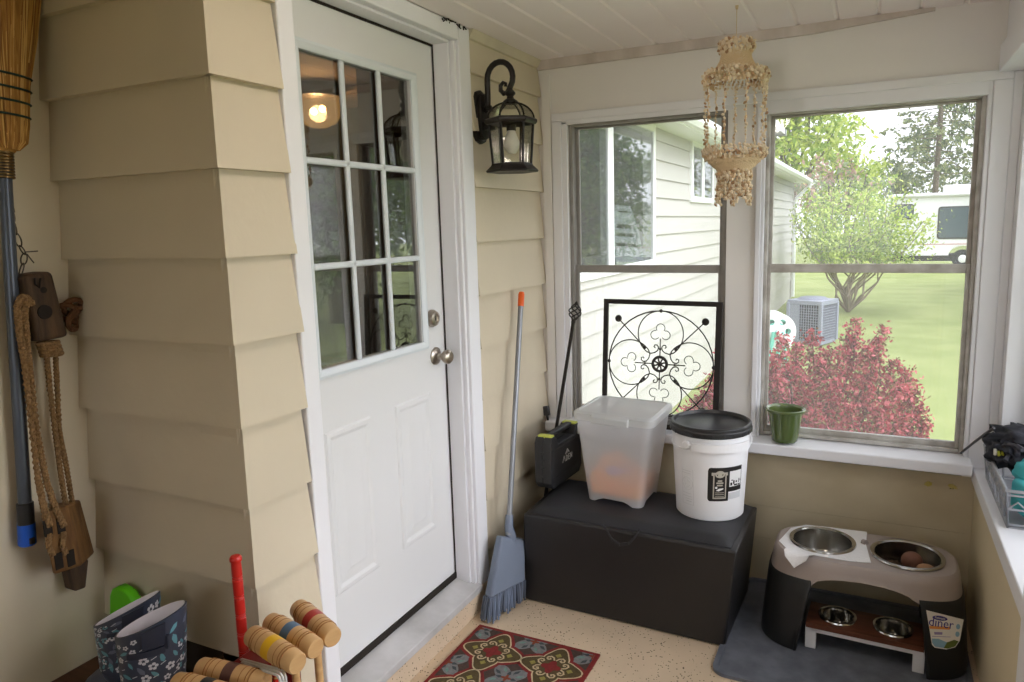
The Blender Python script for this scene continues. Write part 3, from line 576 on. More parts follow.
# ------------------------------------------------------------------ angle broom leaning by the door
m_bg = mat('blue_grey_plastic', (120, 130, 148), .4, var=.08, vscale=9); m_pole = mat('grey_steel_pole', (140, 142, 146), .35, metal=.5)
tp = on(521.5, 292, 'x', .045); hb = V((.098, -.600, .330)); AB = thing('angle_broom', (.09, -.68, 0), 'grey plastic angle broom with orange handle tip leaning beside door', 'broom')
dh = (tp-hb).normalized(); MB().tube([hb-dh*.03, tp-dh*.05], .0115, 12).build('handle', m_pole, AB)
b = MB(); b.tube([tp-dh*.062, tp-dh*.01, tp], [.0135, .0135, .010], 12); b.build('handle_tip', mat('orange_grip', (226, 96, 30), .45), AB)
A = on(499, 536, 'x', .082); Bq = on(522, 538, 'x', .120); Cq = on(522, 579, 'x', .150); Dq = on(487, 597, 'x', .060); nn = (Bq-A).cross(Dq-A).normalized(); nn = nn if nn.x > 0 else -nn
b = MB(); t1, t2 = nn*.018, nn*-.018
b.hexa([Dq+t2, Cq+t2, Cq+t1*1.2, Dq+t1*1.2, A+t2, Bq+t2, Bq+t1, A+t1]); b.build('broom_head', m_bg, AB, bevel=.008, segs=3)
b = MB(); mtop = (A+Bq)/2; b.tube([hb+dh*.05, hb-dh*.0, mtop+V((0, .0, .01)), mtop-V((0, 0, .03))], [.016, .018, .022, .024], 12); b.build('socket', m_bg, AB)
b = MB(); random.seed(11); f0_ = on(484, 623, 'z', .004); f1_ = on(521, 598, 'z', .004); m_br = [mat('bristle_grey', (92, 100, 116), .6), mat('bristle_blue', (112, 124, 146), .6)]
for i in range(26):
    for j in range(4):
        u = (i+random.uniform(-.3, .3))/25; u = min(max(u, 0), 1); o = nn*(-.016+.011*j)
        p = Dq.lerp(Cq, u)+o; q = f0_.lerp(f1_, u)+o*1.5+V((random.uniform(-.008, .008), random.uniform(-.008, .008), random.uniform(0, .012))); q.z = max(q.z, .002)
        b.tube([p, p.lerp(q, .55), q], [.0042, .0046, .0036], 5, random.choice((0, 1)))
b.build('bristles', m_br, AB)
# ------------------------------------------------------------------ wall lantern
LY = -.555; LC = V((.139, LY, 0)); LN = thing('wall_lantern', (0.01, LY, 1.96), 'black coach lantern with clear glass on siding beside door', 'lantern')
b = MB(); Mx = Matrix(((0, 0, 1, 0), (1, 0, 0, LY), (0, 1, 0, 1.955), (0, 0, 0, 1)))
def plate(s, k=1): 
    return [(x*s, z*k) for x, z in [(-.042, -.072), (-.030, -.090), (0, -.100), (.030, -.090), (.042, -.072), (.042, .072), (.030, .090), (0, .100), (-.030, .090), (-.042, .072)]]
b.prism(plate(1), -.004, .014, 0, Mx); b.prism(plate(.78, .86), .014, .030, 0, Mx); b.ball((.034, LY, 1.985), .006, 8, 6); b.ball((.034, LY, 1.925), .006, 8, 6); b.build('back_plate', m_black, LN, bevel=.003)
b = MB(); arm = [(.03, 1.975), (.042, 1.985), (.044, 2.02), (.044, 2.06)]
arm += [(.098-.054*math.cos(t), 2.09+.058*math.sin(t)) for t in [i*PI/10 for i in range(0, 13)]]
arm += [(.128, 2.035), (.112, 2.032), (.100, 2.045), (.100, 2.062), (.111, 2.073), (.122, 2.068), (.121, 2.057)]
b.tube([(x, LY, z) for x, z in arm], [.011]*16+[.0105, .010, .0095, .009, .008, .007, .006, .007][:len(arm)-16], 10); b.lathe([(0, -.01), (.017, -.01), (.019, 0), (.014, .01), (0, .012)], 12, 0, Matrix.Translation((.044, LY, 1.985))); b.build('arm', m_black, LN)
T = Matrix.Translation(LC)
b = MB(); b.lathe([(.030, 1.996), (.026, 2.004), (.014, 2.012), (.012, 2.020), (.020, 2.028), (.020, 2.034), (.010, 2.044), (.008, 2.056), (.004, 2.06)], 16, 0, T); b.tube([LC+V((-.01, 0, 2.045)), LC+V((-.012, 0, 2.036)), LC+V((-.004, 0, 2.03))], .006, 8); b.build('finial', m_black, LN)
dome = [(.084*math.cos(t)+.004, 1.937+.062*math.sin(t)) for t in [i*PI/2/8*.92 for i in range(9)]]
b = MB()
for k in range(6):
    a = k*PI/3+PI/6; b.tube([LC+V((r*math.cos(a), r*math.sin(a), z)) for r, z in dome], .0036, 6)
b.lathe([(0, 2.0), (.03, 2.0), (.028, 1.992), (0, 1.992)], 12, 0, T); b.build('dome_rib', m_black, LN)
MB().lathe([(r-.003, z) for r, z in dome], 6, 0, T, rot=PI/6).build('dome_glass', m_lampglass, LN, sharp=20)
b = MB(); b.lathe([(.080, 1.918), (.094, 1.918), (.100, 1.926), (.100, 1.936), (.090, 1.941), (.080, 1.939)], 6, 0, T, rot=PI/6); b.lathe([(.080, 1.918), (.080, 1.939)], 6, 0, T, rot=PI/6); b.build('rim', m_black, LN, bevel=.002, sharp=25)
b = MB(); b.lathe([(0, 1.745), (.098, 1.742), (.101, 1.748), (.080, 1.768), (.078, 1.775), (.0, 1.775)], 6, 0, T, rot=PI/6); b.build('lantern_base', m_black, LN, bevel=.002, sharp=25)
for k in range(6):
    a = k*PI/3+PI/6; p = LC+V((.072*math.cos(a), .072*math.sin(a), 1.77)); q = LC+V((.084*math.cos(a), .084*math.sin(a), 1.922)); MB().tube([p, q], .005, 6).build('post', m_black, LN)
MB().lathe([(.070, 1.772), (.081, 1.92)], 6, 0, T, rot=PI/6).build('lantern_glass', m_lampglass, LN, sharp=20)
b = MB(); b.lathe([(0, 1.94), (.030, 1.94), (.030, 1.925), (.018, 1.915), (.018, 1.895), (0, 1.895)], 16, 0, T); b.build('socket', m_black, LN)
MB().lathe([(.014, 1.896), (.018, 1.885), (.030, 1.855), (.028, 1.83), (.015, 1.812), (0, 1.81)], 16, 0, T).build('bulb', mat('frosted_bulb', (225, 222, 212), .3), LN)
MB().box((.02, LY-.02, 1.905), (.062, LY+.02, 1.935)).build('bracket', m_black, LN, bevel=.003)
# ------------------------------------------------------------------ shell chandelier
HC = V((.935, -.40, 0)); SH = thing('shell_chandelier', (HC.x, HC.y, 2.26), 'tiered seashell chandelier hanging from the porch ceiling', 'hanging ornament')
m_sh = [mat('shell_cream', (222, 204, 176), .5), mat('shell_tan', (204, 176, 140), .5), mat('shell_brown', (166, 132, 98), .5), mat('shell_pale', (232, 216, 190), .45)]
m_net = mat('shell_net', (214, 190, 154), .7)
random.seed(21)
def shell(b, p, s=1.):
    e = Euler((random.uniform(0, 6), random.uniform(0, 6), random.uniform(0, 6))).to_matrix().to_4x4()
    b.ball((0, 0, 0), .0085*s*random.uniform(.75, 1.2), 6, 4, random.choice((0, 0, 0, 1, 1, 2, 3)), sc=(1, .75, .5), M=Matrix.Translation(p) @ e)
def ringpts(r, z, n, jr=.004, jz=.004): return [HC+V(((r+random.uniform(-jr, jr))*math.cos(2*PI*i/n+z*40), (r+random.uniform(-jr, jr))*math.sin(2*PI*i/n+z*40), z+random.uniform(-jz, jz))) for i in range(n)]
b = MB(); b.tube([HC+V((0, 0, 2.14)), HC+V((0, 0, 2.262))], .0012, 5); b.lathe([(0, 2.262), (.006, 2.262), (.004, 2.250), (0, 2.248)], 8, 0, Matrix.Translation(HC)); b.build('hanging_cord', m_net, SH)
def coil(name, rows, n, s=1.):
    b = MB()
    for r, z in rows:
        for p in ringpts(r, z, n): shell(b, p, s)
    return b.build(name, m_sh, SH, weld=False)
coil('crown', [(.050, 2.146), (.056, 2.138), (.058, 2.128), (.056, 2.118), (.050, 2.112)], 26)
def net(name, prof, r, nk=30):
    b = MB()
    for i in range(nk):
        for sgn in (-1, 1):
            b.tube([HC+V((q*math.cos(2*PI*i/nk+sgn*t*.5), q*math.sin(2*PI*i/nk+sgn*t*.5), z)) for t, (q, z) in enumerate(prof)], r, 4)
    return b.build(name, m_net, SH)
net('upper_net', [(.050, 2.112), (.051, 2.095), (.058, 2.075), (.072, 2.058), (.094, 2.046)], .0022)
coil('upper_ring', [(.098, 2.048), (.105, 2.040), (.108, 2.030), (.108, 2.020), (.106, 2.010)], 44)
for k in range(9):
    a = k*2*PI/9+.35; b = MB(); c0 = HC+V((.104*math.cos(a), .104*math.sin(a), 2.008)); c1 = HC+V((.103*math.cos(a), .103*math.sin(a), 1.79)); b.tube([c0, c1], .0012, 4)
    for i in range(20): shell(b, c0.lerp(c1, i/19)+V((random.uniform(-.004, .004), random.uniform(-.004, .004), 0)), .85)
    b.build('shell_strand', m_sh, SH, weld=False)
b = MB()     # short fringe at the camera side of the upper ring
for i in range(26):
    a = -.9+i*.05*2.2-1.0; c0 = HC+V((.104*math.cos(a), .104*math.sin(a), 2.006))
    for j in range(random.randint(1, 4) if i > 12 else 1): shell(b, c0-V((0, 0, .011*j)), .85)
b.build('upper_fringe', m_sh, SH, weld=False)
coil('lower_ring', [(.100, 1.790), (.107, 1.783), (.108, 1.773), (.104, 1.764), (.098, 1.757)], 44)
net('lower_net', [(.098, 1.757), (.088, 1.742), (.072, 1.728), (.060, 1.718), (.055, 1.708)], .0022)
coil('collar_ring', [(.054, 1.712), (.058, 1.704), (.056, 1.695)], 26)
b = MB()
for i in range(30):
    a = i*2*PI/30; n_ = random.randint(7, 10); r0_ = .054
    for j in range(n_): shell(b, HC+V(((r0_+.0006*j)*math.cos(a), (r0_+.0006*j)*math.sin(a), 1.690-.0105*j)) + V((random.uniform(-.004, .004), random.uniform(-.004, .004), 0)), .9)
b.build('lower_fringe', m_sh, SH, weld=False)
# ------------------------------------------------------------------ rubber mat and raised feeder
m_mat = mat('grey_rubber', (112, 116, 126), .8, rgb2=(92, 96, 106), vscale=12, bump=.15, bscale=120)
o_ = rrect(.945, -.755, 1.750, -.02, .05, 6); i_ = rrect(.962, -.738, 1.735, -.036, .04, 6); b = MB()
b.plate(o_, [], .0005, .004); k = len(o_)
for (A_, B_) in (([(x, y, .004) for x, y in o_], [(x, y, .013) for x, y in o_]), ([(x, y, .013) for x, y in o_], [(x, y, .013) for x, y in i_]), ([(x, y, .013) for x, y in i_], [(x+(1.35-x)*.01, y+(-.4-y)*.01, .0045) for x, y in i_])): b.grid([A_, B_], closed=True)
tag(b.build('feeding_mat', m_mat, org=(1.35, -.4, 0)), 'grey rubber feeding mat with raised rim on the floor', 'mat')
FZ = .336; FC = V((1.402, -.292, 0)); FD = thing('raised_feeder', (FC.x, FC.y, .0045), 'raised taupe and black plastic pet feeder with two steel bowls', 'pet feeder')
m_taupe = mat('taupe_plastic', (158, 146, 140), .5, bump=.03, bscale=120); m_fblk = mat('feeder_black_plastic', (34, 34, 34), .45)
def outl(t, a, bb_, n=3.4): 
    c, s = math.cos(t), math.sin(t); return V((FC.x+a*math.copysign(abs(c)**(2/n), c), FC.y+bb_*math.copysign(abs(s)**(2/n), s), 0))
NT = 96; TT = [2*PI*i/NT for i in range(NT)]
BL = (1.262, -.278); BR_ = (1.545, -.292); rb = .108
top = [(p.x, p.y) for p in (outl(t, .293, .152) for t in TT)]
b = MB(); b.plate(top, [circ(*BL, rb, 40), circ(*BR_, rb+.004, 40)], FZ-.006, FZ)
def ring_at(a, c, z): return [outl(t, a, c)+V((0, 0, z)) for t in TT]
def skirt_z(t):
    p = outl(t, .32, .18); u = (p.x-1.405)/.165
    return .245+.045*max(0, 1-u*u)**.5 if abs(u) < 1 else .245
rows = [ring_at(.293, .152, FZ), ring_at(.303, .162, FZ-.008), ring_at(.309, .170, FZ-.03), [outl(t, .316, .182)+V((0, 0, skirt_z(t)+.002)) for t in TT], [outl(t, .310, .176)+V((0, 0, skirt_z(t))) for t in TT], [outl(t, .300, .165)+V((0, 0, skirt_z(t)+.02)) for t in TT]]
b.grid(rows, closed=True); b.tube([(BL[0]+.138, BL[1]-.0+.04, FZ+.004), (BL[0]+.150, BL[1]+.03, FZ+.006)], .012, 8); b.build('deck', m_taupe, FD, sharp=50)
for side in (-1, 1):
    sel = [t for t in ([i*PI/48-PI for i in range(97)] if side > 0 else [i*PI/48 for i in range(97)]) if side*(outl(t, .316, .182).x-1.405) > .160]
    b = MB(); rows = []
    for z, ga, gb in ((.262, .306, .172), (.245, .317, .184), (.16, .326, .198), (.06, .334, .214), (.005, .338, .222)):
        row = []
        for t in sel:
            p = outl(t, ga, gb); 
            if abs(p.x-1.405) < .165+.0: p.x = 1.405+side*.165
            p.x += side*0; p.z = z+.0
            # legs flare away from the arch towards the top
            d = abs(p.x-1.405)
            if d < .21: p.x = 1.405+side*(d+.048*max(0, 1-z/.25)**1.3*max(0, (.21-d)/.045))
            row.append(p)
        rows.append(row)
    b.grid(rows); lg = b.build('leg', m_fblk, FD, solid=.012, bevel=.003)
    if side > 0: legR = lg
def bowl(name, c, r, z, depth, parent=None, label=None, cat=None, group=None, liquid=None):
    T = Matrix.Translation((c[0], c[1], z)); b = MB()
    b.lathe([(r+.004, -.004), (r+.006, 0), (r+.004, .005), (r-.004, .006), (r-.010, .002), (r*.90, -.02), (r*.78, -depth), (0, -depth-.001), (0, -depth-.004), (r*.79, -depth-.002), (r*.93, -.02), (r-.004, -.003), (r+.004, -.004)], 48, 0, T, caps=False)
    return tag(b.build(name, m_steel, org=(c[0], c[1], z-depth-.006)), label, cat, group)
bowl('steel_bowl', BL, .112, FZ+.004, .075, label='empty steel bowl set in the feeder on top of paper towel', cat='bowl')
bowl('steel_bowl', BR_, .116, FZ+.004, .075, label='steel bowl holding kibble and a brown ball in the raised feeder', cat='bowl')
m_kib = mat('kibble_brown', (96, 70, 48), .8, rgb2=(70, 48, 32), vscale=60)
b = MB(); random.seed(9)
for i in range(240):
    rr_ = .082*math.sqrt(random.random()); a = random.uniform(0, 2*PI); b.ball((BR_[0]+rr_*math.cos(a), BR_[1]+rr_*math.sin(a), FZ-.066+.012*random.random()+.010*(1-rr_/.085)), .0065, 6, 4, sc=(1, 1, .7))
tag(b.build('kibble', m_kib, org=(BR_[0], BR_[1], FZ-.071)), 'brown kibble lying under the ball in a feeder bowl', 'kibble', kind='stuff')
c = on(912, 561, 'z', FZ-.018); tag(MB().ball(c, .036, 20, 14, sc=(1, 1, .92)).build('ball', mat('brown_ball_rubber', (126, 84, 66), .7, rgb2=(104, 66, 52), vscale=30), org=c-V((0, 0, .033))), 'round brown ball lying on the kibble in a feeder bowl', 'ball')
c = on(926, 570, 'z', FZ-.026); tag(MB().ball(c, .028, 16, 10, sc=(1.15, .9, .75)).build('dog_biscuit', mat('tan_biscuit', (172, 132, 100), .8), org=c-V((0, 0, .021))), 'small tan biscuit beside the brown ball in bowl', 'biscuit')
# paper towel spread under the left bowl
m_towel = mat('paper_towel', (228, 226, 226), .9, bump=.3, bscale=90)
b = MB(); hole = circ(BL[0], BL[1], .109, 40); z_ = FZ+.0015
ol = [(779, 541), (791, 528), (806, 525), (826, 527), (842, 529), (867, 532), (866, 545), (871, 563), (850, 561.5), (832, 558.5), (815, 555.5), (799, 552), (786, 548)]
o2 = [on(x, y, 'z', z_) for x, y in ol]; o2 = [(p.x, p.y) for p in o2]
o2 = [p if (p[0]-BL[0])**2+(p[1]-BL[1])**2 > .113**2 else (BL[0]+(p[0]-BL[0])*.114/math.hypot(p[0]-BL[0], p[1]-BL[1]), BL[1]+(p[1]-BL[1])*.114/math.hypot(p[0]-BL[0], p[1]-BL[1])) for p in o2]
b.plate(o2, [hole], z_, z_+.0012)
A3, B3, C3 = V((*o2[12], z_+.001)), V((*o2[10], z_+.001)), V((*o2[11], z_+.001))
tp_ = on(794, 568, 'y', -.462); t2 = on(806, 561, 'y', -.466); t3 = on(785, 556, 'y', -.448)
for q in (A3, B3, C3, tp_, t2, t3): pass
m1, m2, m3 = [(p+q)/2+V((-.004, -.012, .014)) for p, q in ((A3, t3), (C3, tp_), (B3, t2))]
vs = [A3, C3, B3, m1, m2, m3, t3, tp_, t2]; b.add(vs+[v+V((0, -.0015, .001)) for v in vs], [(0, 1, 4, 3), (1, 2, 5, 4), (3, 4, 7, 6), (4, 5, 8, 7), (12, 13, 10, 9), (13, 14, 11, 10), (15, 16, 13, 12), (16, 17, 14, 13), (6, 7, 16, 15), (7, 8, 17, 16)])
tag(b.build('paper_towel', m_towel, org=(BL[0], BL[1], FZ), sharp=60), 'white paper towel draped over the feeder under its empty bowl', 'paper towel')
# sticker on the right leg
st = MB(); s_tl, s_tr, s_br, s_bl = on(926, 610, 'y', -.506), on(964, 616, 'y', -.455), on(962, 645, 'y', -.475), on(938, 655, 'y', -.525)
ex = (s_tr-s_tl); exn = ex.normalized(); ez = (s_bl-s_tl); nrm = exn.cross(ez).normalized(); nrm = nrm if nrm.y < 0 else -nrm
eu = exn; ev = nrm.cross(eu).normalized(); ev = ev if ev.z > 0 else -ev
Wd = ex.length; Hd = .115
Ms = Matrix(((eu.x, ev.x, nrm.x, s_tl.x), (eu.y, ev.y, nrm.y, s_tl.y), (eu.z, ev.z, nrm.z, s_tl.z), (0, 0, 0, 1)))
_M = Ms
def tri(poly, mi, h): st.add([_M @ V((x*Wd, y*Hd, h)) for x, y in poly], [tuple(range(len(poly)))], mi)
tri([(0, 0), (.12, -.45), (.24, -.93), (.32, -1), (.62, -1.0), (.85, -.9), (.95, -.7), (1, -.1)], 0, .0005)
tri([(.24, -.88), (.32, -.97), (.55, -.97), (.62, -.80), (.40, -.74), (.22, -.76)], 2, .0009)
tri([(.62, -.80), (.55, -.97), (.66, -.97), (.84, -.88), (.92, -.72), (.8, -.70)], 3, .0009)
tri([(.12, -.42), (.66, -.36), (.66, -.44), (.14, -.50)], 4, .0009); tri([(.26, -.57), (.48, -.54), (.48, -.61), (.28, -.64)], 5, .0009); tri([(.22, -.69), (.7, -.63), (.7, -.645), (.22, -.705)], 5, .0009)
tri([(.38+.20*math.cos(a), -.165+.065*math.sin(a)-.0*math.cos(a)) for a in [i*PI/10 for i in range(20)]], 1, .0009)
for y in (-.32, -.53): tri([(.87+.055*math.cos(a), y+.075*math.sin(a)) for a in [i*PI/8 for i in range(16)]], 2, .0009)
text_mb(st, 'diner', .040, Ms @ Matrix.Translation((.42*Wd, -.305*Hd, .0012)), 1, .0002); text_mb(st, 'Petmate', .0105, Ms @ Matrix.Translation((.38*Wd, -.165*Hd, .0014)), 0, .0002)
lbl = st.build('label', [mat('sticker_white', (226, 222, 216), .5), mat('sticker_blue', (52, 48, 128), .5), mat('sticker_sky', (132, 172, 196), .5), mat('sticker_green', (92, 106, 44), .5), mat('sticker_orange', (226, 148, 78), .5), mat('sticker_mauve', (150, 136, 178), .5)], FD, weld=False)
# small wooden feeder standing under it
WF = V((1.418, -.392, .0045)); SF = thing('wooden_feeder', WF, 'small low wooden pet feeder with white legs under the raised feeder', 'pet feeder', rot=(0, 0, math.radians(-2)))
m_wb = mat('brown_stained_wood', (104, 60, 40), .45, rgb2=(78, 42, 28), vscale=5, stretch=(1, 8, 8)); b = MB()
b.plate([(-.188, -.085), (.186, -.085), (.186, .075), (-.188, .075)], [circ(-.09, 0, .058, 28), (circ(.09, 0, .058, 28))], .082, .100); b.build('board', m_wb, SF, local=True)
b = MB(); b.box((-.170, -.078, .064), (.168, -.066, .082)); b.box((-.170, .058, .064), (.168, .07, .082)); b.build('apron', m_white, SF, local=True, bevel=.001)
for sx in (-1, 1):
    for sy in (-1, 1): MB().box((sx*.172-.018, sy*.066-.012 if sy < 0 else .05, 0), (sx*.172+.018, sy*.066+.012 if sy < 0 else .074, .082)).build('leg', m_white, SF, local=True, bevel=.0015)
for s, lab_ in ((-1, 'small steel bowl in the low wooden feeder, on the side nearest the bench'), (1, 'small steel bowl in the low wooden feeder, nearest the leg with the sticker')):
    cw = Matrix.Translation(WF) @ Matrix.Rotation(math.radians(-2), 4, 'Z') @ V((s*.09, 0, .103)); bowl('steel_bowl', (cw.x, cw.y), .060, cw.z, .045, label=lab_, cat='bowl')
# ------------------------------------------------------------------ patterned rug
RX0, RX1, RY1, RY0 = .064, .563, -.803, -1.565; RZ = .0075
m_rug = [mat(n, c, .95, var=.25, vscale=90, bump=.25, bscale=250) for n, c in (('rug_red', (126, 36, 34)), ('rug_cream', (208, 186, 150)), ('rug_olive', (84, 70, 40)), ('rug_grey', (122, 122, 122)), ('rug_lime', (150, 140, 72)), ('rug_slate', (66, 72, 76)), ('rug_rust', (128, 62, 38)), ('rug_teal', (112, 140, 132)), ('rug_brown', (74, 58, 50)))]
RB = MB(); RB.box((RX0, RY0, .0005), (RX1, RY1, RZ))
def clip(poly, x0, y0, x1, y1):
    for ax, val, sg in ((0, x0, 1), (0, x1, -1), (1, y0, 1), (1, y1, -1)):
        out = []
        for i in range(len(poly)):
            p, q = poly[i-1], poly[i]; ip, iq = sg*(p[ax]-val) >= 0, sg*(q[ax]-val) >= 0
            if ip != iq:
                t = (val-p[ax])/(q[ax]-p[ax]); out.append((p[0]+(q[0]-p[0])*t, p[1]+(q[1]-p[1])*t))
            if iq: out.append(q)
        poly = out
        if not poly: return []
    return poly
def rugpoly(poly, mi, lv):
    poly = clip(poly, RX0+.014, RY0+.014, RX1-.014, RY1-.014)
    if len(poly) < 3: return
    cx = sum(p[0] for p in poly)/len(poly); cy = sum(p[1] for p in poly)/len(poly); z = RZ+.0004*lv
    RB.add([(cx, cy, z)]+[(x, y, z) for x, y in poly], [(0, i+1, (i+1) % len(poly)+1) for i in range(len(poly))], mi)
def polar(cx, cy, f, n=64, rot=0): return [(cx+f(a)*math.cos(a+rot), cy+f(a)*math.sin(a+rot)) for a in [2*PI*i/n for i in range(n)]]
def ribbon(pts, w, mi, lv):
    for i in range(len(pts)-1):
        p, q = V((*pts[i], 0)), V((*pts[i+1], 0)); d = (q-p); d = d.normalized() if d.length else V((1, 0, 0)); n = V((-d.y, d.x, 0))*w/2; e = d*w*.3
        rugpoly([tuple((p-e-n)[:2]), tuple((q+e-n)[:2]), tuple((q+e+n)[:2]), tuple((p-e+n)[:2])], mi, lv)
T_ = .234
rugpoly([(RX0, RY0), (RX1, RY0), (RX1, RY1), (RX0, RY1)], 8, .5)
for iy in range(-1, 4):
    for ix in range(-1, 3):
        kx, ky = .197+T_*ix+T_/2, -.945-T_*iy+T_/2
        if ky > RY1+.13 or ky < RY0-.13: continue
        rugpoly(polar(kx, ky, lambda a: .040+.040*abs(math.cos(2*a))**1.5, 72, PI/4), 3, 1)
        for q in range(4):
            a = q*PI/2+PI/4
            for da in (-.30, .30): rugpoly([(kx+r*math.cos(a+t), ky+r*math.sin(a+t)) for r, t in ((.030, da), (.046, da+.16), (.064, da*.9), (.046, da-.16))], 5 if da > 0 else 7, 2)
            rugpoly([(kx+r*math.cos(a+PI/4+t), ky+r*math.sin(a+PI/4+t)) for r, t in ((.012, 0), (.026, .30), (.042, 0), (.026, -.30))], 5, 2)
        rugpoly(polar(kx, ky, lambda a: .014+.006*math.cos(4*a), 24), 6, 3)
for iy in range(0, 4):
    for ix in range(0, 2):
        mx_, my_ = .197+T_*ix, -.945-T_*iy
        if my_ < RY0-.1: continue
        md = lambda o: (lambda a: .064+.050*abs(math.cos(2*a))**1.1+.006*math.cos(8*a)-o)
        rugpoly(polar(mx_, my_, md(-.015), 96), 0, 1.5); rugpoly(polar(mx_, my_, md(0), 96), 1, 2); rugpoly(polar(mx_, my_, md(.0065), 96), 2, 3)
        rugpoly(polar(mx_, my_, lambda a: .030+.008*math.cos(4*a), 40), 0, 4)
        for q in range(4):
            a = q*PI/2; L_ = lambda u, v: (mx_+u*math.cos(a)-v*math.sin(a), my_+u*math.sin(a)+v*math.cos(a))
            rugpoly([L_(.058, 0), L_(.070, .013), L_(.084, 0), L_(.070, -.013)], 4, 4)
            for s in (-1, 1): ribbon([L_(u, s*v) for u, v in ((.040, .004), (.052, .010), (.058, .022), (.052, .032), (.042, .033), (.037, .026), (.041, .019), (.047, .022))], .006, 1, 5)
tag(RB.build('door_rug', m_rug, org=((RX0+RX1)/2, (RY0+RY1)/2, 0), weld=False), 'red doormat rug with cream and olive medallion pattern on floor', 'rug')
# ------------------------------------------------------------------ grey plastic basket on the low wall with its contents
m_bask = mat('grey_basket_plastic', (150, 152, 158), .45); KX0, KX1, KY0, KY1, KZ = 1.790, 1.99, -.590, -.13, .606; KH = .118
BA = thing('plastic_basket', ((KX0+KX1)/2, (KY0+KY1)/2, KZ), 'grey lattice plastic basket on the low side wall', 'basket'); b = MB()
ox = lambda z: .012*z/KH
b.plate(rrect(KX0+.004, KY0+.004, KX1-.004, KY1-.004, .012), [], KZ, KZ+.004); b.build('basket_floor', m_bask, BA)
def wallpts(z): o = ox(z); return (V((KX0-o, KY0-o, KZ+z)), V((KX1+o, KY0-o, KZ+z)), V((KX1+o, KY1+o, KZ+z)), V((KX0-o, KY1+o, KZ+z)))
b = MB(); b.tube(list(wallpts(KH)), .006, 8, closed=True); w4 = wallpts(KH-.006)
for z in (.0, .010, .060, .105): b.tube(list(wallpts(z)), .0042, 6, closed=True)
b.build('basket_rim', m_bask, BA, bevel=.001); b = MB()
for e in range(4):
    n_ = 7 if e % 2 else 4
    for i in range(n_+1):
        p0 = wallpts(0)[e].lerp(wallpts(0)[(e+1) % 4], i/n_); p1 = wallpts(KH)[e].lerp(wallpts(KH)[(e+1) % 4], i/n_); b.tube([p0, p1], .0036, 6)
        if i < n_:
            c0 = wallpts(.0)[e].lerp(wallpts(.0)[(e+1) % 4], (i+.5)/n_); c1 = wallpts(.06)[e].lerp(wallpts(.06)[(e+1) % 4], (i+.5)/n_)
            b.tube([wallpts(.06)[e].lerp(wallpts(.06)[(e+1) % 4], i/n_), wallpts(.085)[e].lerp(wallpts(.085)[(e+1) % 4], (i+.5)/n_), wallpts(.06)[e].lerp(wallpts(.06)[(e+1) % 4], (i+1)/n_)], .003, 5)
b.build('lattice', m_bask, BA)
def blob(b, c, sc, mi=0, amp=.2, seed=1, n=22, k=14, fr=6.):
    from mathutils import noise
    vs = []; c = V(c); rows = []
    for i in range(k+1):
        th = PI*i/k; row = []
        for j in range(n):
            d = V((math.sin(th)*math.cos(2*PI*j/n), math.sin(th)*math.sin(2*PI*j/n), -math.cos(th))); f = 1+amp*noise.noise(d*fr*.35+V((seed*3.1, seed, 0)))
            row.append(c+V((d.x*sc[0], d.y*sc[1], d.z*sc[2]))*f)
        rows.append(row)
    b.grid(rows, mi, closed=True)
m_navy = mat('dark_navy_fabric', (30, 31, 40), .75, bump=.3, bscale=60); m_teal = mat('teal_plush', (64, 168, 176), .7, bump=.2, bscale=60)
BG = thing('dog_harness', (1.86, -.26, KZ+.1), 'dark navy bundled harness with yellow cord on top of grey basket', 'harness')
b = MB(); blob(b, (1.835, -.27, KZ+.150), (.072, .125, .056), 0, .5, 3, 36, 22, 9); blob(b, (1.875, -.25, KZ+.190), (.088, .12, .034), 0, .5, 8, 30, 18, 8); b.build('padding', m_navy, BG, sharp=80)
b = MB(); random.seed(4); p0 = V((1.80, -.33, KZ+.13))
for s in range(3):
    pts = [V((1.800+.012*s+.022*math.sin(i*.8+s), -.40+.022*i, KZ+.150+.03*math.sin(i*.55+s*.5)+.008*s)) for i in range(10)]; b.tube(pts, .0085, 6)
b.build('strap', mat('dark_grey_webbing', (58, 56, 64), .7), BG)
b = MB()
for s in range(2): b.tube([V((1.788+.01*s, -.372+.014*i+.01*s, KZ+.135+.028*math.sin(i*.75+s))) for i in range(6)], .0045, 6)
b.build('cord', mat('yellow_green_cord', (176, 176, 60), .6), BG)
MB().box((-.004, -.016, -.011), (.004, .016, .011), 0, align((1.781, -.345, KZ+.160), (0, .3, 1), (1, -.4, 0))).build('tag', mat('pale_tag', (190, 186, 170), .5), BG, bevel=.002)
e0 = on(961, 453, 'y', -.03); MB().tube([on(994, 428, 'y', -.27), on(985, 434, 'y', -.20), on(972, 444, 'y', -.10), e0], [.005, .0047, .0045, .004], 8).build('strap_end', m_bpl, BG)
c = V((1.875, -.445, KZ+.135)); b = MB(); blob(b, c, (.060, .070, .042), 0, .18, 5); blob(b, c+V((.055, .06, .025)), (.040, .05, .035), 0, .15, 6); blob(b, c+V((.06, -.045, .005)), (.028, .03, .028), 1, .1, 2)
tag(b.build('stuffed_toy', [m_teal, mat('cream_plush', (214, 206, 190), .8)], org=c-V((0, 0, .04)), sharp=80), 'rounded teal soft toy lying on top of the grey basket', 'toy')
c = V((1.862, -.520, KZ+.080)); b = MB(); b.box((-.045, -.055, -.055), (.05, .055, .045), 0, Matrix.Translation(c) @ Matrix.Rotation(.25, 4, 'Z'))
tag(b.build('cloth_pouch', m_teal, org=c-V((0, 0, .055)), bevel=.016, segs=4), 'teal boxy pouch inside the grey basket near its front', 'pouch')
c = V((1.91, -.555, KZ+.042)); b = MB(); blob(b, c, (.05, .022, .022), 0, .3, 12)
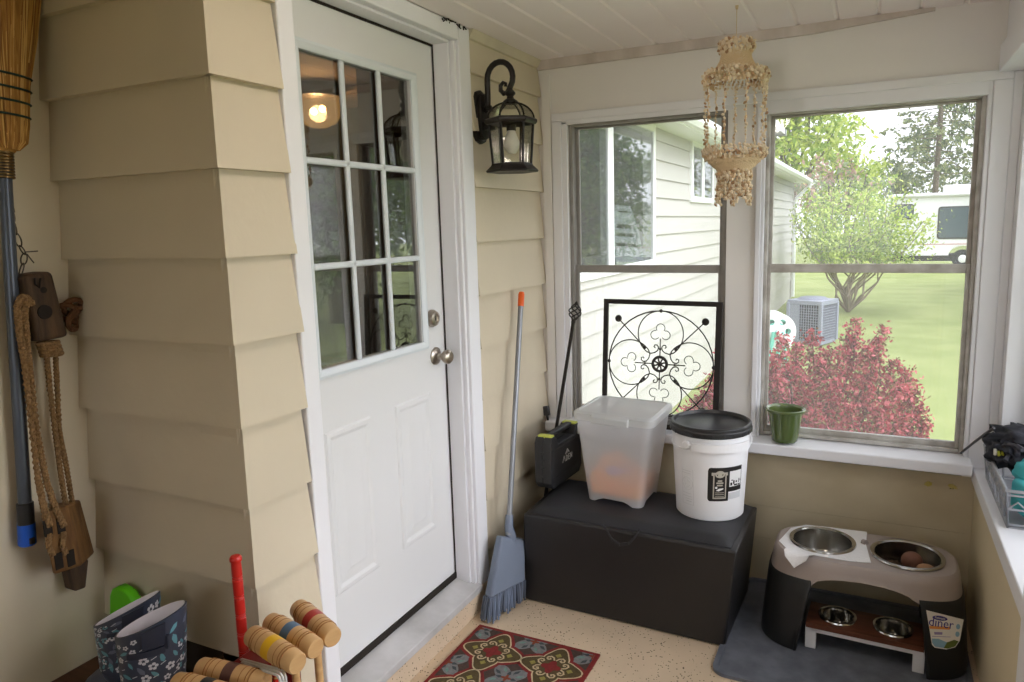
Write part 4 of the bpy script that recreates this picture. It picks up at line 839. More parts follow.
tag(b.build('chew_toy', mat('orange_rubber', (178, 84, 40), .6, rgb2=(120, 60, 34), vscale=60), org=c-V((0, 0, .02)), sharp=80), 'orange chew toy seen through the front of the basket', 'toy')
# ------------------------------------------------------------------ corn broom hung bristles up on the alcove wall
XW = -.612
p_lo, p_hi = on(27.5, 545, 'x', -.578), on(4, 163, 'x', -.572); d_ = (p_hi-p_lo).normalized()
CB = thing('corn_broom', p_lo, 'straw corn broom hung upside down with grey pole and blue end', 'broom')
b = MB(); b.tube([p_lo+d_*.10, p_hi], .0155, 16); b.build('handle', mat('grey_coated_pole', (84, 90, 102), .3, metal=.3), CB)
MB().tube([p_lo+d_*.055, p_lo+d_*.115], .0195, 16).build('collar', m_bpl, CB, bevel=.002)
b = MB(); b.tube([p_lo, p_lo+d_*.004, p_lo+d_*.058], [.018, .021, .0205], 16); b.build('end_cap', mat('blue_plastic', (26, 88, 196), .4), CB); 
MB().box((-.001, -.006, -.008), (.003, .006, .008), 0, align(p_lo+d_*.015+V((.0205, 0, 0)), d_, (1, 0, 0))).build('hanging_hole', m_dark, CB)
ctr = lambda t: p_hi + d_*t
wy = V((0, 1, 0)); wy = (wy-d_*wy.dot(d_)).normalized(); wx = d_.cross(wy)
prof = [(0, .018, .018), (.02, .020, .018), (.035, .034, .022), (.055, .054, .026), (.10, .060, .028), (.20, .068, .028), (.32, .090, .030), (.52, .120, .032)]
m_corn = [mat('broom_straw', (186, 138, 66), .75, rgb2=(150, 104, 44), vscale=20, stretch=(4, 4, .5)), mat('broom_straw_dark', (140, 94, 42), .8), mat('broom_straw_light', (206, 164, 92), .75)]
b = MB(); b.grid([[ctr(t)+wy*(a*math.cos(2*PI*j/24))*.93+wx*(c*math.sin(2*PI*j/24))*.9 for j in range(24)] for t, a, c in prof], 0, closed=True)
random.seed(2)
for i in range(420):
    s = random.uniform(0, 2*PI); k = random.uniform(.9, 1.04); pts = []; f = random.uniform(-.12, .12)
    for t, a, c in prof[2:]: pts.append(ctr(t)+wy*(a*math.cos(s+f*t*3)*k)+wx*(c*math.sin(s+f*t*3)*k)+V((random.uniform(-.001, .001), random.uniform(-.002, .002), 0)))
    b.tube(pts, .0016, 3, random.choice((0, 0, 1, 2)))
b.build('bristles', m_corn, CB, weld=False)
b = MB()
for t in (.118, .152, .184, .216):
    a = .059+(t-.1)*.09; b.tube([ctr(t-.012*math.cos(2*PI*j/28)*0)+wy*((a+.006)*math.cos(2*PI*j/28))+wx*(.0325*math.sin(2*PI*j/28)) for j in range(28)], .0028, 6, closed=True)
b.build('stitching', mat('green_stitching', (30, 52, 44), .7), CB)
b = MB()
for i in range(9): b.tube([ctr(-.035+.0075*i)+wy*(.0195*math.cos(2*PI*j/14))+wx*(.0195*math.sin(2*PI*j/14)) for j in range(14)], .0035, 5, closed=True)
b.build('binding_wire', mat('brass_wire', (120, 96, 60), .4, metal=.7), CB)
# ------------------------------------------------------------------ old block and tackle on a chain
w = lambda px, py, x=-.565: on(px, py, 'x', x)
PB = thing('block_and_tackle', w(40, 300, -.612), 'old wooden block and tackle with hemp rope hanging on a chain', 'pulley')
b = MB(); hk = w(9, 204, -.600); b.tube([hk+V((-.012, 0, .004)), hk+V((.012, 0, .004)), hk+V((.014, 0, -.02)), hk+V((.002, 0, -.03))], .004, 6); b.lathe([(0, 0), (.012, 0), (.012, .004), (0, .004)], 12, 0, align(hk+V((-.012, 0, 0)), (1, 0, 0))); b.build('hook', m_black, PB)
cpts = [w(9, 207, -.588), w(13, 222, -.588), w(16, 234, -.588), w(20, 246, -.588), w(25, 254, -.588), w(23, 264, -.586), w(20, 276, -.58)]
b = MB()
for i in range(len(cpts)-1):
    p, q = cpts[i], cpts[i+1]; L_ = (q-p).length
    nl = max(1, round(L_/.032))
    for j in range(nl):
        a = p.lerp(q, j/nl); c = p.lerp(q, (j+1)/nl); Mx = align((a+c)/2, (c-a), (1, 0, 0) if (i+j) % 2 else (0, 1, .2)); h = (c-a).length/2*1.15
        b.tube([(.0075*math.cos(t), 0, h*math.sin(t)) for t in [k*2*PI/14 for k in range(14)]], .0018, 5, closed=True, M=Mx)
b.tube([w(25, 252, -.585), w(38, 251, -.57)], .0016, 5); b.tube([w(27, 254, -.585), w(34, 263, -.57)], .0016, 5); b.build('chain', mat('dull_chain', (92, 84, 74), .4, metal=.8), PB)
def block(name, tl, tr, brr, bll, x0, x1, m, bev=.012):
    b = MB(); P = [w(*p, (x0+x1)/2) for p in (tl, tr, brr, bll)]; P = [V((0, p.y, p.z)) for p in P]
    b.hexa([V((x0, p.y, p.z)) for p in P]+[V((x1, p.y, p.z)) for p in P]); return b.build(name, m, PB, bevel=bev, segs=3)
block('upper_block', (15, 275), (44, 271), (61, 336), (30, 342), -.606, -.530, m_oldwood)
b = MB(); c = w(44, 290, -.529); b.lathe([(0, 0), (.010, 0), (.008, .004), (0, .005)], 12, 0, align(c+V((-.004, 0, 0)), (1, 0, 0))); b.build('bolt', m_dark, PB); b = MB(); c = w(45, 312, -.529); b.lathe([(0, 0), (.020, 0), (.018, .006), (.008, .007), (0, .007)], 14, 0, align(c+V((-.004, 0, 0)), (1, 0, 0))); b.build('sheave_pin', m_dark, PB); b = MB(); c = w(38, 284, -.527); b.tube([c+V((0, .008, .014)), c+V((.004, .0, -.010)), c+V((.002, -.008, -.0)), c+V((0, -.006, .016))], .0025, 6); b.build('staple', m_dark, PB)
b = MB(); Fq = [w(*p, -.500) for p in ((40, 514), (68, 505), (82, 566), (53, 575))]; Bq_ = [w(*p, -.596) for p in ((56, 503), (80, 499), (95, 553), (68, 566))]
b.hexa([Fq[0], Fq[1], Fq[2], Fq[3], Bq_[0], Bq_[1], Bq_[2], Bq_[3]]); b.build('lower_block', mat('tan_block_wood', (128, 92, 50), .75, rgb2=(92, 62, 34), vscale=9, stretch=(6, 6, 1), bump=.2, bscale=60), PB, bevel=.006, segs=3)
b = MB(); P = [w(*p, -.55) for p in ((66, 563), (86, 558), (83, 587), (72, 591))]; b.hexa([V((-.585, p.y, p.z)) for p in P]+[V((-.535, p.y, p.z)) for p in P]); b.build('becket', m_oldwood, PB, bevel=.006)
for (px, py) in ((48, 528), (61, 525), (59, 561), (71, 558)): 
    c = w(px, py, -.4985); MB().box((-.004, -.010, -.022), (.0015, .010, .022), 0, Matrix.Translation(c)).build('mortise', m_dark, PB, bevel=.001)
def rope(pts, r=.0085, tw=3):
    pp = [V(p) for p in pts]; dense = []
    for i in range(len(pp)-1):
        for k in range(10): dense.append(pp[i].lerp(pp[i+1], k/10))
    dense.append(pp[-1])
    for it in range(6): dense = [dense[0]]+[(dense[i-1]+dense[i]*2+dense[i+1])/4 for i in range(1, len(dense)-1)]+[dense[-1]]
    b = MB(); s = 0; acc = [0]
    for i in range(1, len(dense)): s += (dense[i]-dense[i-1]).length; acc.append(s)
    for k in range(tw):
        st_ = []
        for i, p in enumerate(dense):
            t = (dense[min(i+1, len(dense)-1)]-dense[max(i-1, 0)]).normalized(); n1 = t.cross(V((1, 0, 0))).normalized(); n2 = t.cross(n1); a = acc[i]*2*PI/.032+k*2*PI/tw
            st_.append(p+(n1*math.cos(a)+n2*math.sin(a))*r*.5)
        # finer sampling keeps the twist smooth
        b.tube(st_, r*.62, 6)
    b.build('rope', m_rope, PB)
rope([w(30, 300, -.52), w(22, 296, -.525), w(17, 306, -.53), w(19, 330, -.54), w(24, 360, -.545), w(31, 420, -.545), w(38, 480, -.53), w(44, 508, -.50), w(50, 526, -.497)])
rope([w(33, 304, -.525), w(27, 300, -.525), w(24, 312, -.53), w(27, 340, -.545), w(31, 380, -.55), w(38, 440, -.545), w(46, 480, -.52), w(56, 510, -.498), w(64, 526, -.496)])
rope([w(46, 345, -.56), w(49, 380, -.56), w(55, 430, -.56), w(60, 470, -.555), w(66, 505, -.55)], .0075)
rope([w(55, 345, -.565), w(57, 380, -.565), w(59, 430, -.565), w(66, 465, -.56), w(73, 505, -.555)], .0075)
rope([w(50, 534, -.497), w(48, 545, -.494), w(53, 556, -.497)], .007); rope([w(64, 532, -.496), w(62, 545, -.493), w(66, 554, -.497)], .007)
b = MB(); c = w(66, 312, -.565)
for i, (dy, dz) in enumerate(((0, 0), (.02, .012), (.03, -.012), (.015, -.03))): b.tube([c+V((.012*math.cos(t), dy+.020*math.cos(t+i), dz+.020*math.sin(t+i))) for t in [k*2*PI/12 for k in range(12)]], .008, 6, closed=True)
b.build('rope_knot', mat('brown_rope_knot', (96, 62, 36), .9, bump=.5, bscale=150), PB)
b = MB(); c = w(49, 350, -.555)
for i in range(4): b.tube([c+V((.018*math.cos(t), .024*math.sin(t)+.002*i, -.010*i+.018)) for t in [k*2*PI/14 for k in range(14)]], .0065, 6, closed=True)
b.build('rope_lashing', m_rope, PB)
# ------------------------------------------------------------------ rain boots
m_rub = mat('navy_rubber', (58, 64, 80), .35, spec=.5); m_lin = mat('pale_boot_lining', (222, 219, 229), .8)
m_fl = [mat('print_white', (206, 206, 212), .4), mat('print_teal', (98, 150, 162), .4), mat('print_slate', (104, 110, 128), .4), mat('print_dark', (36, 42, 58), .4)]
AX = V((RV.x, RV.y, 0)).normalized(); AY = V((-AX.y, AX.x, 0))
def boot(label, l, r, short, tilt, seed, lean=0.):
    c = (l+r)/2; hl = (r-l).dot(AX)/2; rise = (r.z-l.z)/2; base = V((c.x+lean, c.y, .332)); root = thing('rain_boot', base, label, 'boot', 'floral rain boots')
    H_ = c.z-.332; n = 40
    def S(a, v, o=0.):      # v 0 at ankle level, 1 at the rim
        q = base.lerp(V((c.x, c.y, .332)), v); k = .80+.20*v; sh = short if v > .99 else short*(.75+.25*v)+.018*(1-v)
        x = (hl*k+o)*math.cos(a); y = (sh+o)*math.sin(a); return q+AX*(x-.012*(1-v))+AY*y+V((0, 0, .09+(H_-.09)*v+rise*math.cos(a)*v**3))
    A_ = [2*PI*i/n for i in range(n)]
    b = MB(); b.grid([[S(a, v) for a in A_] for v in [i/10 for i in range(11)]]+[[S(a, 1, -.004)+V((0, 0, .001)) for a in A_]], closed=True)
    # foot: toe towards -AX
    foot = []
    for t in [i/8 for i in range(9)]:
        u = -.195*t; wd = .046*(1-.25*t*t)*math.sqrt(max(1-(t**6), .02)); hh = .088*(1-t)**.7+.030*(1-t**4)+.012
        foot.append([base+AX*(.045+u)+AY*(wd*math.cos(q))+V((0, 0, .012+hh*max(math.sin(q), 0))) for q in [-.0+PI*k/10 for k in range(11)]])
    b.grid(foot); b.grid([[S(a, 0) for a in A_], [base+AX*(.055*math.cos(a)-.002)+AY*(.045*math.sin(a))+V((0, 0, .03)) for a in A_], [base+AX*(.052*math.cos(a)-.002)+AY*(.042*math.sin(a))+V((0, 0, .012)) for a in A_]], closed=True); b.build('shaft', m_rub, root, sharp=60)
    b = MB(); b.prism([((base+AX*(.055*math.cos(a)-(.105 if math.cos(a) < 0 else 0)*abs(math.cos(a))-.0)+AY*(.05*math.sin(a))).x-0, (base+AX*(.055*math.cos(a)-(.105 if math.cos(a) < 0 else 0)*abs(math.cos(a)))+AY*(.05*math.sin(a))).y) for a in A_], .331, .345); b.build('sole', mat('boot_sole', (40, 42, 50), .6), root)
    b = MB(); b.grid([[S(a, 1, -.0042)+V((0, 0, .0012)) for a in A_], [S(a, .995, -.006) for a in A_], [S(a, .6, -.008) for a in A_], [S(a, .15, -.010) for a in A_]], closed=True); b.add([S(a, .15, -.010) for a in A_], [tuple(range(n))]); b.build('lining', m_lin, root, sharp=60)
    # printed flowers and leaves
    b = MB(); random.seed(seed); used = []
    def onS(a, v, du, dv): return S(a+du/ .06, min(v+dv/(H_-.09), .985), .0008)
    def flat(a, v, pts, mi): 
        ct = onS(a, v, sum(p[0] for p in pts)/len(pts), sum(p[1] for p in pts)/len(pts)); b.add([ct]+[onS(a, v, x, y) for x, y in pts], [(0, i+1, (i+1) % len(pts)+1) for i in range(len(pts))], mi)
    tries = 0
    while len(used) < 70 and tries < 2500:
        tries += 1; a = random.uniform(PI*.95, PI*2.05); v = random.uniform(.05, .93)
        if any(((a-x)*.06)**2+((v-y)*.2)**2 < .017**2 for x, y in used) or (abs(a-5.15) < .45 and v > .66): continue
        used.append((a, v)); kind = random.choice((0, 0, 1, 1, 2, 3, 3)); rot = random.uniform(0, 6)
        if kind in (0, 1):
            rr_ = random.uniform(.006, .009); 
            for k in range(5):
                q = rot+k*2*PI/5; cx, cy = rr_*.7*math.cos(q), rr_*.7*math.sin(q); flat(a, v, [(cx+rr_*.42*math.cos(t), cy+rr_*.42*math.sin(t)) for t in [i*PI/4 for i in range(8)]], 0 if kind == 0 else random.choice((1, 0)))
        else:
            L_ = random.uniform(.008, .014); ww = L_*.4; cr, sr = math.cos(rot), math.sin(rot); pts = [(-L_, 0), (-L_*.4, ww), (L_*.4, ww*.8), (L_, 0), (L_*.4, -ww*.8), (-L_*.4, -ww)]
            flat(a, v, [(x*cr-y*sr, x*sr+y*cr) for x, y in pts], 1 if kind == 3 else 2)
        if random.random() < .6: flat(a, v, [(.012, .0), (.022, .005), (.0225, .0035), (.013, -.0015)], 0)
    b.build('floral_print', m_fl, root, weld=False)
    b = MB(); a0 = 5.15; g = [[S(a0+t, v, o) for t in (-.30, -.1, .1, .30)] for v, o in ((.985, .002), (.985, .007), (.78, .006), (.76, .001))]; b.grid(g); g = [[S(a0+t, v, .008) for t in (-.75, -.4, 0, .25)] for v in (.70, .74)]; b.grid([[S(a0+t, v, o) for t in (-.75, -.4, 0, .30)] for v, o in ((.76, .002), (.755, .006), (.69, .006), (.685, .001))])
    for t in (.32,): b.box((-.006, -.003, -.016), (.006, .006, .016), 0, align(S(a0+t, .79, .004), (0, 0, 1), AX))
    b.build('side_strap', mat('strap_navy', (44, 48, 62), .4), root)
    return root
boot('navy floral rain boot with pale lining, nearer of the pair on brown step', dep(116, 634, 1.72), dep(186, 604, 1.72), .060, 0, 5)
boot('navy floral rain boot squeezed narrow behind the nearer boot', dep(93, 626, 1.86), dep(161, 591, 1.86), .040, 0, 8)
# green plastic item behind the boots
c0_ = on(112, 640, 'y', -1.842); m_gr = mat('bright_green_plastic', (96, 200, 20), .4)
pp = [on(x, y, 'y', -1.842) for x, y in ((112, 612), (112, 594), (114, 588), (120, 585.5), (125, 587.5), (131, 592), (136, 600), (140, 616))]
poly = [(p.x, p.z) for p in pp]; poly = [(poly[-1][0]+.02, .332), (poly[0][0], .332)]+poly
b = MB(); b.prism(poly, 0, .030, 0, Matrix(((1, 0, 0, 0), (0, 0, -1, -1.822), (0, 1, 0, 0), (0, 0, 0, 1))))
tag(b.build('plastic_scoop', m_gr, org=(poly[1][0]+.05, -1.84, .332), bevel=.008, segs=3), 'bright green plastic item standing behind the rain boots', 'scoop')
# ------------------------------------------------------------------ croquet set
m_maple = mat('varnished_maple', (204, 166, 116), .4, rgb2=(184, 142, 94), vscale=6, stretch=(1, 1, 6), spec=.5); m_ring = mat('maple_groove', (150, 104, 58), .6)
LM, RM = .175, .0268
def mallet(pl, pr, d, color, cname, label):
    h_ = 0.
    while (dep(*pr, d-h_)-dep(*pl, d+h_)).length < LM and h_ < .2: h_ += .001
    a, c = dep(*pl, d+h_), dep(*pr, d-h_); m_ = (a+c)/2; ax = (c-a).normalized(); root = thing('croquet_mallet', m_, label, 'mallet', 'croquet mallets in the rack')
    Mx = align(m_, ax); h = LM/2; b = MB()
    b.lathe([(0, -h), (RM*.80, -h), (RM*.90, -h+.004), (RM*.97, -h*.62), (RM, -h*.55), (RM*1.02, -.016), (RM*1.02, .016), (RM, h*.55), (RM*.97, h*.62), (RM*.90, h-.004), (RM*.80, h), (0, h)], 32, 0, Mx)
    for z in (-.058, -.050, -.034, .034, .050, .058): b.lathe([(RM*1.0, z-.0009), (RM*1.028, z-.0009), (RM*1.028, z+.0009), (RM*1.0, z+.0009)], 32, 1, Mx)
    b.build('head', [m_maple, m_ring], root, sharp=50); MB().lathe([(RM*1.0, -.0135), (RM*1.032, -.0135), (RM*1.032, .0135), (RM*1.0, .0135)], 32, 0, Mx).build('colour_band', mat(cname, color, .4), root)
    dn = V((.02, -.01, -1)).normalized(); b = MB(); L_ = m_.z-.041; b.tube([m_+dn*.02, m_+dn*(L_-.03), m_+dn*L_], [.0095, .0095, .008], 12)
    b.build('handle', m_maple, root)
    for t in (.052, .068, .30): MB().tube([m_+dn*t, m_+dn*(t+.011)], .0100, 12).build('handle_band', m_red, root)
    return root
mallet((298, 608), (333, 638), 1.74, (166, 44, 40), 'band_red', 'croquet mallet with a red band, nearest the door casing')
mallet((270, 622), (316, 649), 1.68, (78, 108, 138), 'band_blue', 'croquet mallet with a blue band between red and yellow ones')
mallet((252, 635), (298, 664), 1.61, (214, 168, 20), 'band_yellow', 'croquet mallet with a yellow band above the white wickets')
mallet((200, 668), (266, 684), 1.60, (94, 62, 56), 'band_brown', 'croquet mallet with a dark brown band beside the white wickets')
mallet((176, 683), (242, 701), 1.54, (40, 40, 42), 'band_black', 'croquet mallet with a black band, lowest in the rack beside the boots')
sp = dep(235.5, 557, 1.72); sb = V((sp.x+.006, sp.y-.01, 0)); b = MB(); H_ = sp.z
prof = [(0, 0), (.004, 0), (.011, .05), (.0115, H_-.26)]
for k in range(5): z = H_-.245+.048*k; prof += [(.0122, z-.006), (.0098, z-.003), (.0125, z), (.0098, z+.003), (.0122, z+.006)]
prof += [(.0118, H_-.016), (.0118, H_-.012), (.0145, H_-.008), (.0145, H_-.002), (.011, H_+.003), (0, H_+.004)]
tag(b.lathe(prof, 20, 0, align(sb, sp-sb)).build('croquet_stake', m_red, org=sb), 'tall red turned croquet stake standing by the house corner', 'stake')
# wooden rack
m_rr = mat('dark_red_rack', (120, 22, 22), .4); rk = on(268, 664, 'z', .548); RK = thing('croquet_rack', (.18, -1.98, 0), 'dark red wooden croquet rack holding the mallets', 'rack')
b = MB()
holes = []
b.box((.075, -2.16, .530), (.165, -1.805, .548)); b.build('top_board', m_rr, RK, bevel=.006)
for y in (-2.14, -1.835): MB().box((.085, y-.01, .04), (.155, y+.01, .530)).build('end_board', m_rr, RK, bevel=.004)
MB().box((.03, -2.17, .02), (.34, -1.80, .04)).build('base', m_rr, RK, bevel=.004)
for (x, y) in ((.05, -2.15), (.32, -2.15), (.05, -1.82), (.32, -1.82)): MB().box((x-.015, y-.015, 0), (x+.015, y+.015, .02)).build('foot', m_rr, RK, bevel=.003)
m_wire = mat('white_coated_wire', (206, 206, 204), .35)
for i in range(3):
    p, q = dep(239+i*1.5, 658.5+2.6*i, 1.69-.012*i), dep(285-2.5*i, 671+2.6*i, 1.55-.012*i); dn = V((.004, -.004, -1)); pts = []
    dr = (q-p).normalized(); r_ = .016
    pts = [p+dn*(p.z-.042)] + [p+dn*r_] + [p+dr*r_*(1-math.cos(t))+dn*r_*(1-math.sin(t)) for t in (.5, 1.0, 1.57)] + [q-dr*r_*(1-math.sin(t))+dn*r_*(1-math.cos(t)) for t in (0, .5, 1.0, 1.57)] + [q+dn*(q.z-.042)]
    tag(MB().tube(pts, .0030, 8).build('croquet_wicket', m_wire, org=(p.x, p.y, .042)), ('white wire croquet wicket hung outermost under the yellow mallet', 'white wire croquet wicket in the middle of the three', 'white wire croquet wicket innermost of the three')[i], 'wicket', 'croquet wickets')
# ------------------------------------------------------------------ outside: lawn, house wing, planting, vehicle
GZ0 = -.75; KS = 1.21
m_grass = mat('lawn_grass', (144, 152, 100), .9, rgb2=(126, 137, 84), vscale=.9, bump=.5, bscale=25, spec=.1, detail=8)
b = MB(); b.box((-60, -50, GZ0-.3), (80, 90, GZ0)); struct(b.build('lawn', m_grass, org=(0, 0, GZ0)), 'green lawn')
m_vinyl = mat('vinyl_siding', (178, 175, 169), .5, var=.02, vscale=3); m_vtrim = mat('vinyl_trim', (228, 229, 230), .4)
XWg = -.8; YE = 19.0
zz = [on(651, y, 'x', XWg).z for y in (138.8, 158, 177.5, 196.3, 215.5, 234.5, 253.8)]; dzw = (zz[0]-zz[-1])/6; z0w = zz[-1]
b = MB(); k0 = int((z0w+.15)/dzw)+1
wins = [(1.55, 4.60, 1.075, 2.56), (6.30, 7.66, 1.79, 2.575)]
zl = [z0w+(k-k0)*dzw for k in range(0, 26)]
for z in zl:
    if z > 2.56: break
    zt = min(z+dzw+.008, 2.6); segs = [(.13, YE, z, zt)]
    for (ya, yb, wz0, wz1) in wins:
        if zt > wz0 and z < wz1:
            new = []
            for (p, q, a, c) in segs:
                if q <= ya or p >= yb: new.append((p, q, a, c)); continue
                new += [(p, ya, a, c), (yb, q, a, c)]
                if a < wz0: new.append((ya, yb, a, wz0+.01))
                if c > wz1: new.append((ya, yb, wz1-.01, c))
            segs = [x for x in new if x[1]-x[0] > .01]
    for ya, yb, a, c in segs:
        ta, tc_ = (.026-.025*(h-z)/(zt-z) for h in (a, c))
        b.hexa([(XWg-.03, ya, a), (XWg+ta, ya, a), (XWg+ta, yb, a), (XWg-.03, yb, a), (XWg-.03, ya, c), (XWg+tc_, ya, c), (XWg+tc_, yb, c), (XWg-.03, yb, c)])
b.box((-1.1, .13, GZ0), (XWg-.002, YE, zl[0])); b.box((-4.2, YE-.05, GZ0), (XWg, YE, 2.6)); b.box((XWg-.03, YE-.09, GZ0), (XWg+.028, YE+.03, 2.58))
wing = struct(b.build('wall_wing', m_vinyl), 'white vinyl sided house wing')
b = MB()
b.box((XWg-.03, 9.4, 1.2), (XWg+.03, 9.55, 2.4)); 
for n, (ya, yb, za, zb) in enumerate(wins):
    r = sroot('window_%d' % (7+n), (XWg, (ya+yb)/2, za)); f = MB(); w_ = .075; px_ = XWg+.045
    f.box((XWg-.08, ya, za), (px_, ya+w_, zb)); f.box((XWg-.08, yb-w_, za), (px_, yb, zb)); f.box((XWg-.08, ya+w_, za), (px_, yb-w_, za+w_)); f.box((XWg-.08, ya+w_, zb-w_), (px_, yb-w_, zb))
    ym = 3.17 if n == 0 else (ya+yb)/2
    f.build('window_frame', m_vtrim, r, bevel=.006)
    MB().box((XWg+.026, ya+w_, za+w_), (XWg+.029, yb-w_, zb-w_)).build('pane', glass_mat('wing_glass_%d' % n, (.95, .98, .97), .11, .02, .7), r)
    s = MB(); s.box((XWg-.04, ym-.075, za+w_), (XWg+.038, ym+.075, zb-w_)); s.build('sash', m_vtrim, r)
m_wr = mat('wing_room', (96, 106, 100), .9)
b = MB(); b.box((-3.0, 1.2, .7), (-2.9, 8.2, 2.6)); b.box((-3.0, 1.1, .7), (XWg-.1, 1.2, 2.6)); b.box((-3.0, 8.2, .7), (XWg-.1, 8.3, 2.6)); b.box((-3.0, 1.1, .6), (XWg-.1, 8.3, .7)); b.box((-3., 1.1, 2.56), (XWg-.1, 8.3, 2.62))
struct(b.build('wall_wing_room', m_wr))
b = MB(); b.box((-1.02, 6.45, 1.88), (-1.0, 6.75, 2.5)); b.box((-1.02, 7.1, 1.88), (-1.0, 7.5, 2.5)); struct(b.build('curtain_panel', mat('pale_curtain', (176, 182, 200), .9)), 'pale curtains in the small wing window')
b = MB(); b.box((XWg-.05, .13, 2.555), (-.40, YE+.2, 2.575)); b.box((-.42, .13, 2.50), (-.40, YE+.2, 2.64)); b.prism([(-.40, 2.515), (-.33, 2.515), (-.29, 2.56), (-.285, 2.625), (-.30, 2.625), (-.31, 2.60), (-.40, 2.60)], -(YE+.22), -.13, 0, Matrix(((1, 0, 0, 0), (0, 0, -1, 0), (0, 1, 0, 0), (0, 0, 0, 1))))
tube = [(-.34, YE+.05, 2.52), (-.36, YE+.05, 2.45), (-.70, YE+.07, 2.12), (-.74, YE+.07, 2.0), (-.74, YE+.07, GZ0+.05)]
b.tube(tube, .055, 8); struct(b.build('trim_15', m_vtrim), 'white gutter, soffit and downspout')
m_shing = mat('roof_shingle', (120, 116, 112), .9, var=.3, vscale=12)
b = MB(); b.hexa([(-.33, .13, 2.615), (-.33, YE+.25, 2.615), (-4.4, YE+.25, 4.6), (-4.4, .13, 4.6), (-.33, .13, 2.645), (-.33, YE+.25, 2.645), (-4.4, YE+.25, 4.65), (-4.4, .13, 4.65)]); struct(b.build('roof', m_shing), 'shingle roof of the wing')
b = MB(); b.box((-.9, 13.2, 3.3), (-.42, 13.5, 3.42)); b.hexa([(-4, 9, 3.30), (-.42, 9, 3.30), (-.42, 13.4, 3.30), (-4, 13.4, 3.30), (-4, 9, 3.42), (-.42, 9, 3.42), (-.42, 13.4, 3.42), (-4, 13.4, 3.42)])
struct(b.build('trim_16', m_vtrim), 'white upper eave')
# porch roof and gable so that daylight only enters where it does
b = MB(); b.box((-4.3, -5.5, 2.50), (-.1, 0.2, 2.6)); b.box((-.8, -5.5, ZC+.06), (2.35, .35, ZC+.14)); struct(b.build('roof_porch', m_shing))
b = MB(); b.box((-4.2, -1.9, -.3), (-4.1, 2.2, 2.55)); struct(b.build('wall_house_rear', m_vinyl))
# plastic garden chair put behind the wing window to stand for its reflection
m_res = mat('white_resin', (196, 200, 206), .4); cx = XWg-.10; CH = thing('plastic_chair', (cx, 3.85, .7), 'white slatted plastic chair set behind the wing glass in place of its reflection', 'chair')
def cw(px, py, x=cx): return on(px, py, 'x', x)
b = MB(); b.tube([cw(615, 208), cw(628, 208.5), cw(630, 212), cw(636, 232), cw(640, 250), cw(641, 262)], .028, 6); b.tube([cw(615, 208), cw(614, 230), cw(614, 262)], .03, 6); b.build('back_frame', m_res, CH)
for (ya, yb) in ((212, 224), (228, 233), (236, 243), (246, 256)):
    P_ = [cw(615, ya), cw(629+(ya-210)*.2, ya+1), cw(630+(yb-210)*.2, yb+1), cw(615, yb)]; b = MB(); b.hexa([p+V((-.02, 0, 0)) for p in P_]+[p+V((.015, 0, 0)) for p in P_]); b.build('slat', m_res, CH, bevel=.01)
P_ = [cw(615, 258), cw(642, 260), cw(642, 266), cw(615, 266)]; b = MB(); b.box((cx-.40, min(p.y for p in P_), P_[2].z-.02), (cx+.03, max(p.y for p in P_), P_[0].z)); b.build('seat', m_res, CH, bevel=.01)
for y in (P_[0].y+.04, P_[1].y-.04):
    for x in (cx-.36, cx): MB().box((x-.02, y-.02, .70), (x+.02, y+.02, P_[2].z-.02)).build('leg', m_res, CH)
# ------------------------------------------------------------------ plants
def leaf_quads(b, pts, size, nm, flat=.0):
    for p in pts:
        s = size*random.uniform(.6, 1.3); e = Euler((random.uniform(-1.2, 1.2), random.uniform(-1.2, 1.2), random.uniform(0, 6.28))).to_matrix()
        u = e @ V((s, 0, 0)); v_ = e @ V((0, s*.5, 0)); k = len(b.v)
        b.v += [p-u, p+v_, p+u, p-v_]; b.f.append((k, k+1, k+2, k+3)); b.m.append(random.randrange(nm))
def gauss3(c, r): return V((random.gauss(c[0], r[0]), random.gauss(c[1], r[1]), random.gauss(c[2], r[2])))
def branchy(b, base, tips, r0, r1, wob=.08):
    for t in tips:
        n = 6; L = (t-base).length; pts = [base.lerp(t, i/n)+V((random.gauss(0, wob*L*.15), random.gauss(0, wob*L*.15), 0))*(0 < i < n) for i in range(n+1)]
        b.tube(pts, [r0+(r1-r0)*i/n for i in range(n+1)], 5)
random.seed(31)
